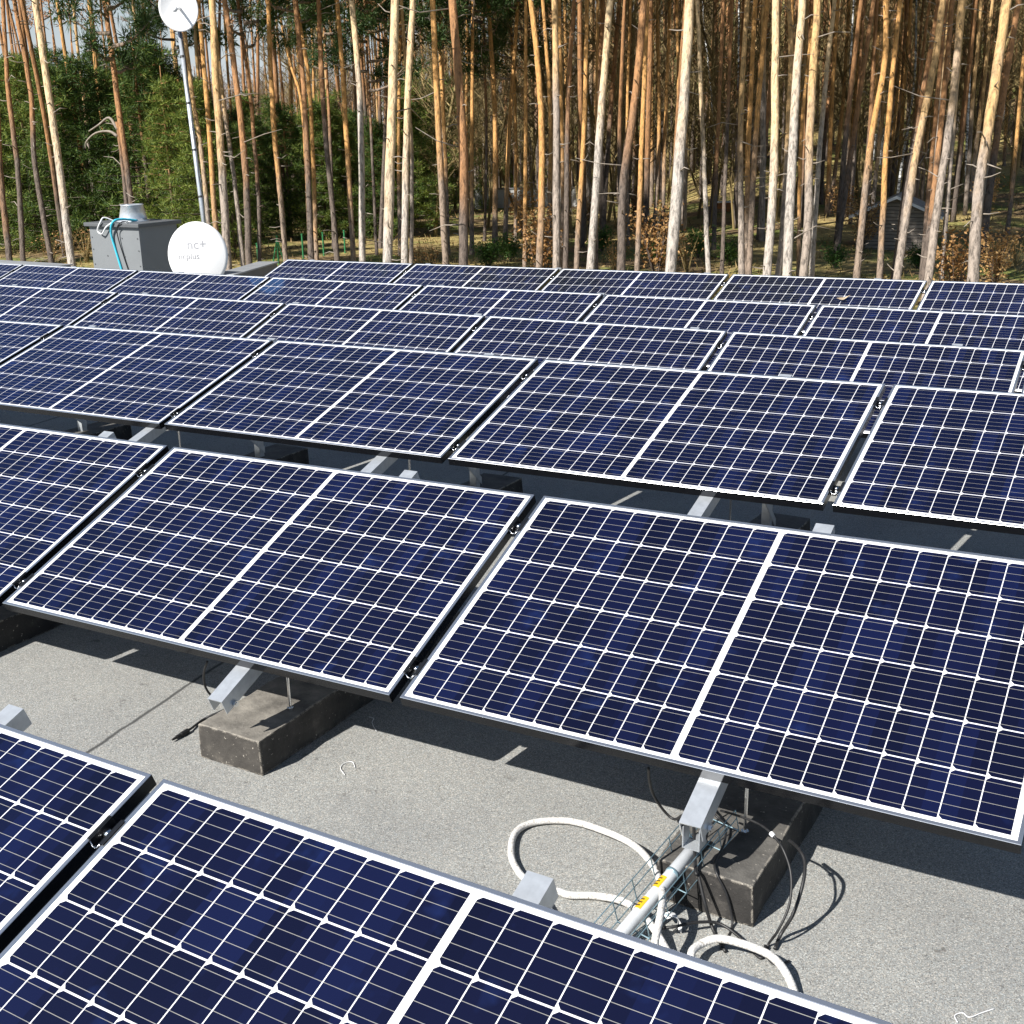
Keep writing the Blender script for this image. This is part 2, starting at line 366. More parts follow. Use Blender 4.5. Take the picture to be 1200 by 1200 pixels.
def frame_mesh():
    mb = MB(); d = .035; lip = .011; w = .0016
    def ring(x0, y0, x1, y1, z): return [(x0, y0, z), (x1, y0, z), (x1, y1, z), (x0, y1, z)]
    e = .0012
    A = ring(0, 0, L, W, -d); B = ring(0, 0, L, W, -e); C_ = ring(e, e, L-e, W-e, 0); D = ring(lip-e, lip-e, L-lip+e, W-lip+e, 0)
    E = ring(lip, lip, L-lip, W-lip, -.0022); F_ = ring(.024, .024, L-.024, W-.024, -d); G = ring(.0015, .0015, L-.0015, W-.0015, -d+.0015)
    vs = A+B+C_+D+E+F_; fs = []
    for k in range(4):
        q = (k+1) % 4
        for a in range(4): fs.append((a*4+k, a*4+q, a*4+4+q, a*4+4+k))
        fs.append((k, 20+k, 20+q, q))
    mb.add(vs, fs)
    # inner wall, set in under the laminate
    I = ring(.003, .003, L-.003, W-.003, -.0085); J = ring(.003, .003, L-.003, W-.003, -d+.001)
    mb.add(I+J, [(k, 4+k, 4+(k+1) % 4, (k+1) % 4) for k in range(4)])
    # seam groove line on the outer face of each side
    return mb.mesh('frame')
M['side'] = plain('frame_side_dark_reflection', (.014, .015, .018), .14, .5, .1, 20)  # dark reflections in the silver frame's sides, put into their colour
FR = frame_mesh(); FR.materials.append(M['alu']); FR.materials.append(M['side'])
for p_ in FR.polygons:
    if abs(p_.normal.z) < .3: p_.material_index = 1
mb = MB(); mb.quad((.004, .004, -.0022), (L-.004, .004, -.0022), (L-.004, W-.004, -.0022), (.004, W-.004, -.0022)); SH = mb.mesh('cell_sheet'); SH.materials.append(M['cells'])
mb = MB(); mb.quad((.004, W-.004, -.0075), (L-.004, W-.004, -.0075), (L-.004, .004, -.0075), (.004, .004, -.0075)); BS = mb.mesh('backsheet'); BS.materials.append(M['backsheet'])
ROWN = ['nearest', 'second', 'third', 'fourth', 'fifth', 'farthest']
rows = {0: (-1, 0), 1: (-1, 1), 2: (-2, 2), 3: (-2, 3), 4: (-4, 2), 5: (-1, 3)}
DESC = {(0, -1): 'solar panel at the bottom left corner, left one of the nearest row', (0, 0): 'large solar panel filling the bottom, right one of the nearest row'}
def basis(O, Xa, Va, N): return Matrix(((Xa.x, Va.x, N.x, O.x), (Xa.y, Va.y, N.y, O.y), (Xa.z, Va.z, N.z, O.z), (0, 0, 0, 1)))
for r, (ja, jb) in rows.items():
    O, Xa, Va, N = rowframe(r); tot = jb-ja+1
    for j in range(ja, jb+1):
        k = j-ja+1
        e = empty('solar_panel'); P0 = O+Xa*(j*(L+GAP))-Va*W
        P0 = P0 + N*rnd.uniform(-.0015, .0015)
        e.matrix_world = basis(P0, Xa, Va, N)
        f_ = obj('frame', FR, None, e); s_ = obj('cell_sheet', SH, None, e); b_ = obj('backsheet', BS, None, e)
        if (r, j) in DESC: lab = DESC[r, j]
        else:
            edge = {ja: ', at the left end', jb: ', at the right end'}.get(j, '')
            if r == 5 and j == ja: edge = ', beside the grey parapet'
            lab = 'blue solar panel, %s from the left in the %s row%s' % (ORD[k], ROWN[r], edge)
        tag(e, lab, 'solar panel', 'tilted solar panels standing in rows on the flat roof')

# clamps in the gaps
def clamp_meshes():
    mb = MB(); g = GAP
    mb.box((-.5*g-.006, -.035, .0005), (.0075, 0, 0), (0, .07, 0), (0, 0, .003))
    mb.box((.5*g-.0015, -.035, .0005), (.0075, 0, 0), (0, .07, 0), (0, 0, .003))
    mb.box((-.5*g+.002, -.035, -.022), (.003, 0, 0), (0, .07, 0), (0, 0, .0245))
    mb.box((.5*g-.005, -.035, -.022), (.003, 0, 0), (0, .07, 0), (0, 0, .0245))
    mb.box((-.5*g+.005, -.035, -.022), (g-.01, 0, 0), (0, .07, 0), (0, 0, .003))
    ch_ = mb.mesh('channel'); ch_.materials.append(M['dark_metal'])
    mb = MB(); mb.tube([(0, 0, -.019), (0, 0, -.004)], .0095, 12); mb.tube([(0, 0, -.019), (0, 0, -.016)], .013, 16)
    mb.tube([(-.5*g+.004, -.036, -.002), (-.006, -.042, -.010), (.006, -.042, -.010), (.5*g-.003, -.036, .001)], .0022, 6)
    bo = mb.mesh('bolt', True); bo.materials.append(M['steel']); return ch_, bo
CH, BO = clamp_meshes()
for r, (ja, jb) in rows.items():
    O, Xa, Va, N = rowframe(r)
    js = list(range(ja+1, jb+1)) + ([2] if r == 1 else [])
    for j in js:
        for vv, nm in ((-.17, 'upper'), (-W+.13, 'lower')):
            if nm == 'lower' and r not in (1, 2): continue
            if r == 1 and j == 2 and nm == 'upper': continue
            e = empty('panel_clamp'); e.matrix_world = basis(O+Xa*(j*(L+GAP)-GAP/2)+Va*vv, Xa, Va, N)
            obj('channel', CH, None, e); obj('bolt', BO, None, e)
            k = j-ja
            lab = '%s dark clamp in the %s gap from the left of the %s row' % (nm, ORD[k], ROWN[r])
            if r == 0: lab = 'large dark clamp with bright bolt between the two nearest panels'
            if r == 1 and j == 2: lab = 'dark clamp cut by the right edge beside the second row of panels'
            tag(e, lab, 'clamp', 'clamps holding the solar panels together')

# mounting frames: rail, front bracket, rod, rear leg, brace
rails = {0: [-2.25, -.65, .96], 1: [-2.1, -.49, 1.16, 2.78], 2: [-3.3, -1.65, -.12, 1.41, 3.06, 4.6], 3: [-3.2, -1.6, 0, 1.65, 3.3, 4.95], 4: [-6.3, -4.7, -3.1, -1.5, .1, 1.7, 3.3], 5: [-1.5, .1, 1.7, 3.3, 4.9]}
POSW = {(0, 1): 'small rail end poking out above the nearest panels at the left edge', (0, 2): 'short bright rail end poking out above the nearest panels by the white rope',
        (1, 0): 'aluminium mounting frame under the second row beyond its left end', (1, 1): 'aluminium mounting frame under the leftmost panel of the second row',
        (1, 2): 'aluminium mounting frame whose bright arm overhangs the left concrete block', (1, 3): 'aluminium mounting frame whose bright arm ends above the grey pipe and cable tray'}
blocks = []
for r, xs in rails.items():
    O, Xa, Va, N = rowframe(r)
    for q, xr in enumerate(xs):
        if r >= 3 and q % 1: continue
        e = empty('mounting_frame'); top = O+Xa*xr+Va*.085-N*.036; bot = O+Xa*xr-Va*(W+.155)-N*.036
        base = Vector((bot.x, bot.y, ZR+.126)); e.location = base
        def loc(p): return p-base
        hw = .030; hh = .055
        # open bottom channel, 3 mm walls
        mb = MB(); a = loc(bot)
        ln = Va*(top-bot).length
        mb.box(a-Xa*hw-N*.003, Xa*2*hw, ln, N*.003)
        mb.box(a-Xa*hw-N*hh, Xa*.003, ln, N*(hh-.003))
        mb.box(a+Xa*(hw-.003)-N*hh, Xa*.003, ln, N*(hh-.003))
        mb.build('rail', M['galv'], e)
        mb = MB(); bx = Vector((Xa.x, Xa.y, 0)).normalized(); yy = Vector((-bx.y, bx.x, 0)); zg = a.z-hh*math.cos(TILT)+.02
        if (r, q) == (1, 3):
            for sg in (-.024, .021): mb.box(Vector((0, .012, zg-.045))+bx*sg, bx*.003, yy*.045, Vector((0, 0, .06)))
            mb.box(Vector((0, .012, zg-.048))-bx*.024, bx*.048, yy*.045, Vector((0, 0, .003))); mb.build('bracket', M['galv'], e)
        mb = MB(); mb.tube([a+Vector((0, .045, 0))-N*.03-bx*.038, a+Vector((0, .045, 0))-N*.03+bx*.042], .006, 8)
        mb.tube([a+Vector((0, .045, 0))-N*.03+bx*.031, a+Vector((0, .045, 0))-N*.03+bx*.040], .011, 6); mb.build('bolt', M['steel'], e)
        mb = MB(); pz = a+Va*.30-N*hh; mb.tube([(pz.x+.052, pz.y, 0), (pz.x+.052, pz.y, pz.z+.05)], .005, 8); mb.tube([(pz.x+.052, pz.y, 0), (pz.x+.052, pz.y, .012)], .012, 6)
        mb.build('threaded_rod', M['steel'], e)
        lt = loc(O+Xa*xr-Va*.12-N*.036)
        mb = MB(); mb.box(Vector((lt.x-.02, lt.y-.02, 0)), (.04, 0, 0), (0, .04, 0), (0, 0, lt.z-.04)); mb.build('rear_leg', M['galv'], e)
        mb = MB(); b0 = loc(O+Xa*xr-Va*.62-N*.09); mb.box(b0+bx*.034, bx*.004, Vector((0, lt.y-b0.y, .03-b0.z)), Vector((0, 0, .04))); mb.build('brace', M['galv'], e)
        lab = POSW.get((r, q)) or 'metal mounting frame, %s from the left under the %s row' % (ORD[q+1], ROWN[r])
        tag(e, lab, 'mounting frame', 'aluminium mounting frames under the panel rows')
        blocks.append((r, q, base, bx, yy, len(xs)))
for r, q, base, bx, yy, nn_ in blocks:
    mb = MB(); wd = .25; x0 = -.03
    if (r, q) == (1, 2): x0, y0 = -.16, .075; wd = .26
    elif (r, q) == (1, 3): x0, y0 = -.12, .075; wd = .27
    else: y0 = .05; x0 = -.12
    ln = 1.25; h = .126; ro = random.Random(r*10+q); NS = 14
    # slightly uneven edges, subdivided
    prof = []
    for i in range(NS+1):
        y = y0+ln*i/NS; dx = [ro.uniform(-.004, .004) for _ in range(4)]
        prof.append([(x0-.006+dx[0], y, 0), (x0+wd+.006+dx[1], y, 0), (x0+wd+dx[2], y, h+ro.uniform(-.003, .003)), (x0+wd*.5, y, h+.001), (x0+dx[3], y, h+ro.uniform(-.003, .003))])
    vs = [v for p in prof for v in p]; fs = [(4, 3, 2, 1, 0)]
    for i in range(NS):
        for k in range(5):
            k2 = (k+1) % 5; fs.append((i*5+k, i*5+k2, i*5+5+k2, i*5+5+k))
    fs.append(tuple(NS*5+k for k in range(5)))
    vs = [bx*v[0]+yy*v[1]+Vector((0, 0, v[2])) for v in vs]
    mb.add(vs, fs)
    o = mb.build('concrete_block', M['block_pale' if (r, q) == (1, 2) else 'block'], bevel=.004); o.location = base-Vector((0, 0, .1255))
    lab = {(1, 2): 'dark weathered concrete block on the roof under the left aluminium arm', (1, 3): 'black concrete block beside the grey pipe, draped with cables'}.get((r, q),
          'dark concrete block under the %s mounting frame of the %s row' % (ORD[q+1], ROWN[r]))
    tag(o, lab, 'concrete block', 'concrete ballast blocks under the panel rows')

# ------------------------------------------------------------------ ropes, cables, pipe, tray on the roof
def cable(name, pts, rad, mat, label, cat, group=None, extra=None):
    P = smooth_path([onz(*p) for p in pts], 8); base = P[0].copy()
    mb = MB(); mb.tube([p-base for p in P], rad, 10)
    if extra:
        e = empty(name, base); mb.build('cable' if 'cable' in name else 'line', mat, e, True); extra(e, P, base); o = e
    else:
        o = mb.build(name, mat, None, True); o.location = base
    tag(o, label, cat, group); return o
zf = ZR+.013
cable('white_rope', [(660, 1095, zf), (632, 1048, zf), (608, 1022, zf), (599, 1000, zf), (604, 976, zf), (625, 964, zf), (665, 962, zf), (703, 972, zf+.01), (742, 990, zf+.03), (766, 1016, zf+.06), (776, 1045, zf+.09), (774, 1072, zf+.10), (768, 1102, zf+.08), (765, 1140, zf+.04)], .0103, M['cord'],
      'thick white rope curling in a big open loop beside the rail end', 'rope')
cable('white_rope', [(620, 1070, zf), (646, 1045, zf), (668, 1049, zf), (700, 1050, zf), (730, 1056, zf+.02), (750, 1070, zf+.03), (766, 1088, zf+.03), (785, 1120, zf)], .0105, M['cord'],
      'thick white rope running right from the rail end towards the yellow labelled pipe', 'rope')
cable('white_rope', [(815, 1145, zf), (810, 1118, zf+.03), (822, 1106, zf+.03), (842, 1100, zf+.04), (870, 1106, zf+.04), (898, 1117, zf+.035), (914, 1130, zf+.03), (926, 1150, zf+.01), (935, 1175, zf)], .0105, M['cord'],
      'short arched end of white rope in front of the black block', 'rope')
zk = ZR+.006
def sleeve(x0, mat, r, nm):
    def f(e, P, base):
        i = x0; mb = MB(); mb.tube([P[i]-base, P[i+1]-base, P[i+2]-base], r, 10); mb.build(nm, mat, e, True)
    return f
cable('black_cable', [(845, 950, -.50), (868, 957, -.46), (890, 966, -.45), (905, 978, -.45), (918, 996, -.48), (927, 1025, -.52), (925, 1060, -.58), (912, 1090, -.64), (900, 1108, zk), (901, 1124, zk), (912, 1131, zk), (925, 1126, zk)], .0034, M['black'],
      'thin black cable with a small white sleeve hanging right of the black block', 'cable', extra=sleeve(23, M['white_paint'], .0065, 'sleeve'))
cable('black_cable', [(925, 985, -.55), (936, 995, -.52), (943, 1010, -.53), (941, 1035, -.56), (930, 1070, -.62), (915, 1095, -.68), (908, 1112, zk)], .0048, M['black'],
      'thicker black cable curving down at the edge of the panel shadow', 'cable')
cable('black_cable', [(760, 900, -.42), (761, 915, -.5), (766, 932, -.58), (778, 950, -.64), (790, 960, -.66), (800, 955, -.62)], .0042, M['black'],
      'black cable drooping from the panel edge left of the aluminium arm above the pipe', 'cable')
cable('black_cable', [(770, 1088, zk+.02), (790, 1086, zk+.03), (815, 1081, zk+.03), (842, 1082, zk+.02), (865, 1097, zk+.01), (885, 1118, zk), (893, 1122, zk), (897, 1108, zk+.01)], .004, M['black'],
      'black cable lying on the roof between the pipe and the arched rope end', 'cable')
cable('black_cable', [(812, 935, -.50), (815, 1018, -.56), (818, 1024, -.568), (826, 1058, -.63), (836, 1090, zk), (850, 1115, zk)], .0045, M['black'],
      'black cable draped straight down the front face of the black block', 'cable')
cable('black_cable', [(832, 945, -.55), (838, 955, -.53), (850, 968, -.55), (848, 990, -.56), (838, 1010, -.565), (840, 1024, -.568), (852, 1050, -.62), (858, 1085, zk), (845, 1112, zk)], .0035, M['black'],
      'thin black cable looped over the right front of the black block', 'cable')
cable('black_cable', [(243, 775, -.42), (239, 788, -.48), (240, 803, -.55), (248, 815, -.60), (262, 818, -.64)], .004, M['black'],
      'short black cable loop under the panel edge left of the left arm', 'cable')
def plug(e, P, base):
    mb = MB(); a, b = P[-1]-base, P[-8]-base; dv_ = (a-b).normalized()
    mb.tube([a-dv_*.055, a-dv_*.02, a-dv_*.019, a], [.009, .009, .007, .007], 10); mb.tube([a, a+dv_*.02], [.005, .004], 8); mb.build('connector', M['black'], e)
cable('black_cable', [(275, 826, -.62), (258, 834, -.66), (240, 842, zk), (222, 855, zk+.004), (207, 864, zk+.004)], .0042, M['black'],
      'black cable with a plug lying on the roof left of the left concrete block', 'cable', extra=plug)
for pts, lab in (([(404, 908, ZR+.003), (399, 900, ZR+.003), (404, 894, ZR+.003), (413, 893, ZR+.003), (416, 899, ZR+.003)], 'tiny curled white wire on the roof right of the left concrete block'),
                 ([(1122, 1198, ZR+.003), (1119, 1190, ZR+.003), (1128, 1187, ZR+.003), (1136, 1192, ZR+.004), (1150, 1187, ZR+.003), (1165, 1182, ZR+.003)], 'curled white wire on the sunlit roof at the bottom right'),
                 ([(432, 840, ZR+.003), (438, 842, ZR+.003), (436, 847, ZR+.003), (441, 857, ZR+.003)], 'tiny hooked white wire in the shadow under the panel joint')):
    cable('white_wire', pts, .0012, M['white_paint'], lab, 'wire', 'scraps of white wire on the roof')

# pipe with yellow labels
pa, pb = onz(822, 983, -.545), onz(737, 1084, -.645); dirp = (pb-pa).normalized()
e = empty('grey_pipe', pb); side = dirp.cross(Vector((0, 0, 1))).normalized(); upn = side.cross(dirp)
mb = MB(); mb.tube([pa-pb, (pa+pb)/2-pb, Vector((0, 0, 0)), dirp*.9], .018, 20); mb.build('pipe', M['pipe'], e, True)
LN = (pb-pa).length
for k, f0 in enumerate((.50, .74)):
    mb = MB(); c0 = pa-pb+dirp*(LN*f0); n_ = 10; ring = []
    for a in range(n_+1):
        an = R(-20+100*a/n_); dr = (upn*math.cos(an)-side*math.sin(an)*-1)
        ring.append((c0+dr*.0188, c0+dirp*.042+dr*.0188))
    vs = [p for q in ring for p in q]; mb.add(vs, [(2*i, 2*i+1, 2*i+3, 2*i+2) for i in range(n_)]); mb.build('yellow_label', M['yellow'], e)
    mb = MB()
    for ln_ in range(3):
        for ci in range(5):
            an = R(5+ci*11); dr = upn*math.cos(an)+side*math.sin(an); tn = -upn*math.sin(an)+side*math.cos(an)
            o_ = c0+dirp*(.008+ln_*.011)+dr*.0192; mb.quad(o_, o_+tn*.0024, o_+tn*.0024+dirp*.005, o_+dirp*.005)
    mb.build('label_print', M['black'], e)
mb = MB(); mb.tube([pa-pb+dirp*LN*.40, pa-pb+dirp*LN*.43], .0194, 20); mb.build('clip', M['wire'], e, True)
tag(e, 'pale grey plastic pipe with yellow labels slanting down towards the nearest panels', 'pipe')
# wire cable tray around it
e = empty('cable_tray', pb); c0 = pa-pb-dirp*.10
mb = MB(); tw, th = .052, .045; ll = LN+1.1
corners = [side*-tw+upn*th, side*-tw+upn*th*.3, side*-tw-upn*.03, side*-tw*.35-upn*.03, side*tw*.35-upn*.03, side*tw-upn*.03, side*tw+upn*th*.3, side*tw+upn*th]
for c_ in corners: mb.tube([c0+c_, c0+c_+dirp*ll], .0018, 6)
mb.build('long_wires', M['wire'], e, True)
mb = MB(); k = 0
while k*.085 < ll:
    mb.tube([c0+dirp*(k*.085)+c_ for c_ in (corners[0], corners[2]-upn*.003, corners[5]-upn*.003, corners[7])], .0019, 6); k += 1
mb.build('cross_wires', M['wire'], e); tag(e, 'bluish wire mesh cable tray around the grey pipe', 'cable tray')

M['straw'] = plain('pale_straw', (.42, .33, .22), .8, 0, .2, 30)
hr_ = Vector((.75, -.65, 0))
P_ = [onz(x, y, ZR+z) for x, y, z in ((779, 1074, .03), (786, 1071, .045), (793, 1073, .04), (797, 1082, .02), (796, 1090, .006))]
mb = MB(); vs = []
for p in P_: vs += [p-P_[0]-hr_*.012, p-P_[0]+hr_*.012]
mb.add(vs, [(2*i, 2*i+1, 2*i+3, 2*i+2) for i in range(4)]); o = mb.build('paper_tag', M['white_paint']); o.location = P_[0]
o.modifiers.new('thick', 'SOLIDIFY').thickness = .0015; tag(o, 'small curled white tag on the roof between pipe and black block', 'tag')
# small leaf lying on the far panel
O, Xa, Va, N = rowframe(5); pl = O+Xa*(2*(L+GAP)+L*.66)-Va*.42
mb = MB(); vs = []
for k in range(9):
    s_ = k/8; wd_ = .024*math.sin(math.pi*min(1, s_*1.05))**.8 if 0 < k < 8 else .001; hgt = .012+.05*abs(s_-.5)**1.2
    vs += [Xa*(.10*(s_-.5))+Va*(.5*.14*(s_-.5)+wd_)+N*hgt, Xa*(.10*(s_-.5))+Va*(.5*.14*(s_-.5))+N*(hgt-.006), Xa*(.10*(s_-.5))+Va*(.5*.14*(s_-.5)-wd_)+N*hgt]
fs = []
for k in range(8):
    fs += [(3*k, 3*k+1, 3*k+4, 3*k+3), (3*k+1, 3*k+2, 3*k+5, 3*k+4)]
mb.add(vs, fs); o = mb.build('dry_leaf', M['straw']); o.location = pl; tag(o, 'pale dry leaf lying on a panel of the farthest row', 'leaf')

# ------------------------------------------------------------------ vent box, dishes, mast
A_, C_, B_ = at(97, 257, 15.0), at(162, 265, 14.6), at(204, 252, 15.25)
A_.z = B_.z = C_.z = .265
C_ = onz(162, 264, .265) if False else C_
e = empty('vent_box', (C_.x, C_.y, ZR)); b0 = e.location.copy(); zt = .265-ZR
xa = (A_-C_); ya = (B_-C_); ya = ya-xa*(ya.dot(xa)/xa.dot(xa))*1.0; xu, yu = xa.normalized(), ya.normalized()
mb = MB(); mb.box(xu*.045+yu*.045, xu*(xa.length-.09), yu*(ya.length-.09), Vector((0, 0, zt-.03))); mb.build('body', M['box'], e, bevel=.004)
mb = MB(); mb.box(Vector((0, 0, zt-.045)), xa, ya, Vector((0, 0, .045))); mb.build('lid', M['boxdark'], e, bevel=.006)
mb = MB(); wdx = xa.length-.09
for (fx, fz) in [(.04, .1), (.04, .3), (.04, .5), (.04, .7), (.04, .86), (.96, .1), (.96, .3), (.96, .5), (.96, .7), (.96, .86), (.35, .86), (.7, .86), (.33, .62), (.68, .62), (.34, .36), (.69, .36), (.35, .12), (.66, .12)]:
    c_ = xu*(.045+wdx*fx)+yu*.045+Vector((0, 0, (zt-.05)*fz)); mb.tube([c_, c_-yu*.007], .008, 8)
mb.build('rivets', M['boxdark'], e)
mb = MB(); cc = (xa*.5+ya*.52)+Vector((0, 0, zt)); prof = [(.20, 0), (.20, .012), (.175, .014), (.165, .05), (.135, .185), (.142, .19), (.142, .2), (.12, .202), (.11, .17)]
vs = []; nsd = 32
for (rr_, zz) in prof:
    for k in range(nsd): vs.append(cc+Vector((math.cos(2*math.pi*k/nsd)*rr_, math.sin(2*math.pi*k/nsd)*rr_, zz+.001)))
fs = [(i*nsd+k, i*nsd+(k+1) % nsd, (i+1)*nsd+(k+1) % nsd, (i+1)*nsd+k) for i in range(len(prof)-1) for k in range(nsd)]
fs.append(tuple((len(prof)-1)*nsd+k for k in range(nsd))); mb.add(vs, fs); mb.build('vent_cowl', M['galv'], e, True)
tag(e, 'dark grey sheet metal vent box with flat lid and round metal cowl', 'vent box')
def face(fx, z, off=.0): return b0+xu*(.045+wdx*fx)+yu*(.045-.012-off)+Vector((0, 0, z))
def world_tube(name, P, rad, mat, label, cat):
    P = smooth_path(P, 6); mb = MB(); mb.tube([p-P[0] for p in P], rad, 8); o = mb.build(name, mat, None, True); o.location = P[0]; tag(o, label, cat)
top_ = b0+Vector((0, 0, zt+.014))
world_tube('cyan_cord', [top_+xu*.30+yu*.3, top_+xu*.36+yu*.12+Vector((0, 0, .03)), top_+xu*.40-yu*.01+Vector((0, 0, .005)), face(.52, zt-.12, .02), face(.50, zt-.3), face(.42, zt-.55), face(.34, .12)], .014, M['cyan'], 'bright cyan cord hanging over the lid and front of the vent box', 'cord')
world_tube('black_cable', [top_+xu*.26+yu*.1, top_+xu*.27-yu*.012, face(.40, zt-.10, .02), face(.34, zt-.4), face(.22, .25), face(.18, .05)], .007, M['black'], 'thin black cable running down the vent box front beside the cyan cord', 'cable')
world_tube('string_loop', [top_+xu*.5+yu*.12, top_+xu*.58+yu*.03+Vector((0, 0, .05)), top_+xu*.6-yu*.02, face(.78, zt-.09, .03), face(.7, zt-.13, .03), face(.6, zt-.05, .03), top_+xu*.42+yu*.0], .009, M['white_paint'], 'small white cord loop hanging over the lid edge of the vent box', 'cord')

def dish_mesh(rx, ry, depth, thick=.008):
    mb = MB(); NR, NA = 10, 48; vs = [(0, 0, depth)]
    for i in range(1, NR+1):
        f_ = i/NR
        for k in range(NA): vs.append((rx*f_*math.cos(2*math.pi*k/NA), ry*f_*math.sin(2*math.pi*k/NA), depth*(1-f_*f_)))
    n0 = len(vs); vs += [(x, y, z-thick) for x, y, z in vs]
    fs = []
    for off, fl in ((0, 0), (n0, 1)):
        for k in range(NA):
            a, b = 1+k, 1+(k+1) % NA; fs.append((off, off+a, off+b) if not fl else (off, off+b, off+a))
        for i in range(NR-1):
            for k in range(NA):
                a, b, c_, d_ = 1+i*NA+k, 1+i*NA+(k+1) % NA, 1+(i+1)*NA+(k+1) % NA, 1+(i+1)*NA+k
                fs.append(tuple(off+q for q in ((a, d_, c_, b) if not fl else (a, b, c_, d_))))
    for k in range(NA):
        a, b = 1+(NR-1)*NA+k, 1+(NR-1)*NA+(k+1) % NA; fs.append((a, a+n0, b+n0, b))
    mb.add(vs, fs); return mb
def facing(dirv):
    z = dirv.normalized(); x = Vector((0, 0, 1)).cross(z).normalized(); y = z.cross(x); return x, y, z
# big dish: we look at the convex back of it, which carries the print
dc = at(232, 299, 14.6); x_, y_, z_ = facing(Vector((.55, -.80, .10)))
e = empty('satellite_dish', (dc.x, dc.y, ZR)); 
def put(o, c, x, y, z, e): o.parent = e; mt_ = basis(c, x, y, z); o.matrix_local = Matrix.Translation(-e.location) @ mt_
o = dish_mesh(.355, .395, .055).build('reflector', M['dish'], None, True); put(o, dc, x_, y_, z_, e)
def txt(s_, size):
    cu = bpy.data.curves.new('lettering', 'FONT'); cu.body = s_; cu.size = size; cu.align_x = 'CENTER'; cu.extrude = .0008; cu.offset = .0006
    o_ = bpy.data.objects.new('t', cu); me = bpy.data.meshes.new_from_object(o_); bpy.data.objects.remove(o_)
    for v in me.vertices:
        pass
    return me
for s_, size, cx_, cy_ in (('nc+', .155, .0, .075), ('ncplus', .10, -.10, -.045)):
    me = txt(s_, size)
    for v in me.vertices:
        x, y = v.co.x+cx_, v.co.y+cy_
        v.co = (x, y, .055*(1-(x/.355)**2-(y/.395)**2)+.0015+v.co.z*.5)
    o = obj('lettering', me, M['print']); put(o, dc, x_, y_, z_, e)
mb = MB(); mb.tube([dc-z_*.02-b0*0-e.location, dc-z_*.16+Vector((0, 0, -.02))-e.location, Vector((dc.x-z_.x*.16, dc.y-z_.y*.16, 0))-Vector((e.location.x, e.location.y, 0))], .022, 12); mb.build('stand', M['galv'], e)
tag(e, 'large white oval satellite dish with grey lettering right of the vent box', 'satellite dish')
# mast and its round antenna
ma, mb_ = at(240, 268, 15.0), at(211, 42, 15.0); dm = (ma-mb_).normalized()
foot = ma+dm*((ma.z-ZR)/-dm.z); topm = mb_-dm*.32
e = empty('antenna_mast', foot)
mb = MB(); mb.tube([Vector((0, 0, 0)), (topm-foot)*.5, topm-foot], [.031, .029, .026], 16); mb.build('pole', M['galv'], e, True)
mb = MB()
for k in range(5):
    p = (topm-foot)*(.2+.16*k); mb.tube([p-dm*.012, p+dm*.012], .034, 16)
mb.build('cable_tie', M['black'], e)
pc = [(topm-foot)*f_+Vector((.035, -.012+.01*math.sin(f_*40), 0)) for f_ in [i/24*.95 for i in range(25)]]
mb = MB(); mb.tube(pc, .007, 8); mb.build('cable', M['black'], e, True)
mb = MB(); mb.cbox((.0, .0, .01), .2, .2, .02); mb.build('foot_plate', M['galv'], e)
tag(e, 'tall leaning metal mast carrying the round white antenna', 'mast')
ac = at(209, 10, 14.75); x_, y_, z_ = facing(Vector((.42, -.86, -.12)))
e = empty('round_antenna', ac)
o = dish_mesh(.245, .265, -.05).build('reflector', M['dish'], None, True); put(o, ac+z_*0, x_, y_, z_, e)
mb = MB(); mb.tube([z_*-.05, z_*.13], [.018, .016], 12); mb.tube([z_*.13, z_*.15], [.034, .034], 16); mb.build('feed', M['white_paint'], e, True)
mb = MB(); mb.tube([z_*-.06, z_*-.22], .03, 12); mb.build('mount', M['galv'], e)
tag(e, 'round white dish antenna at the top of the mast', 'antenna')

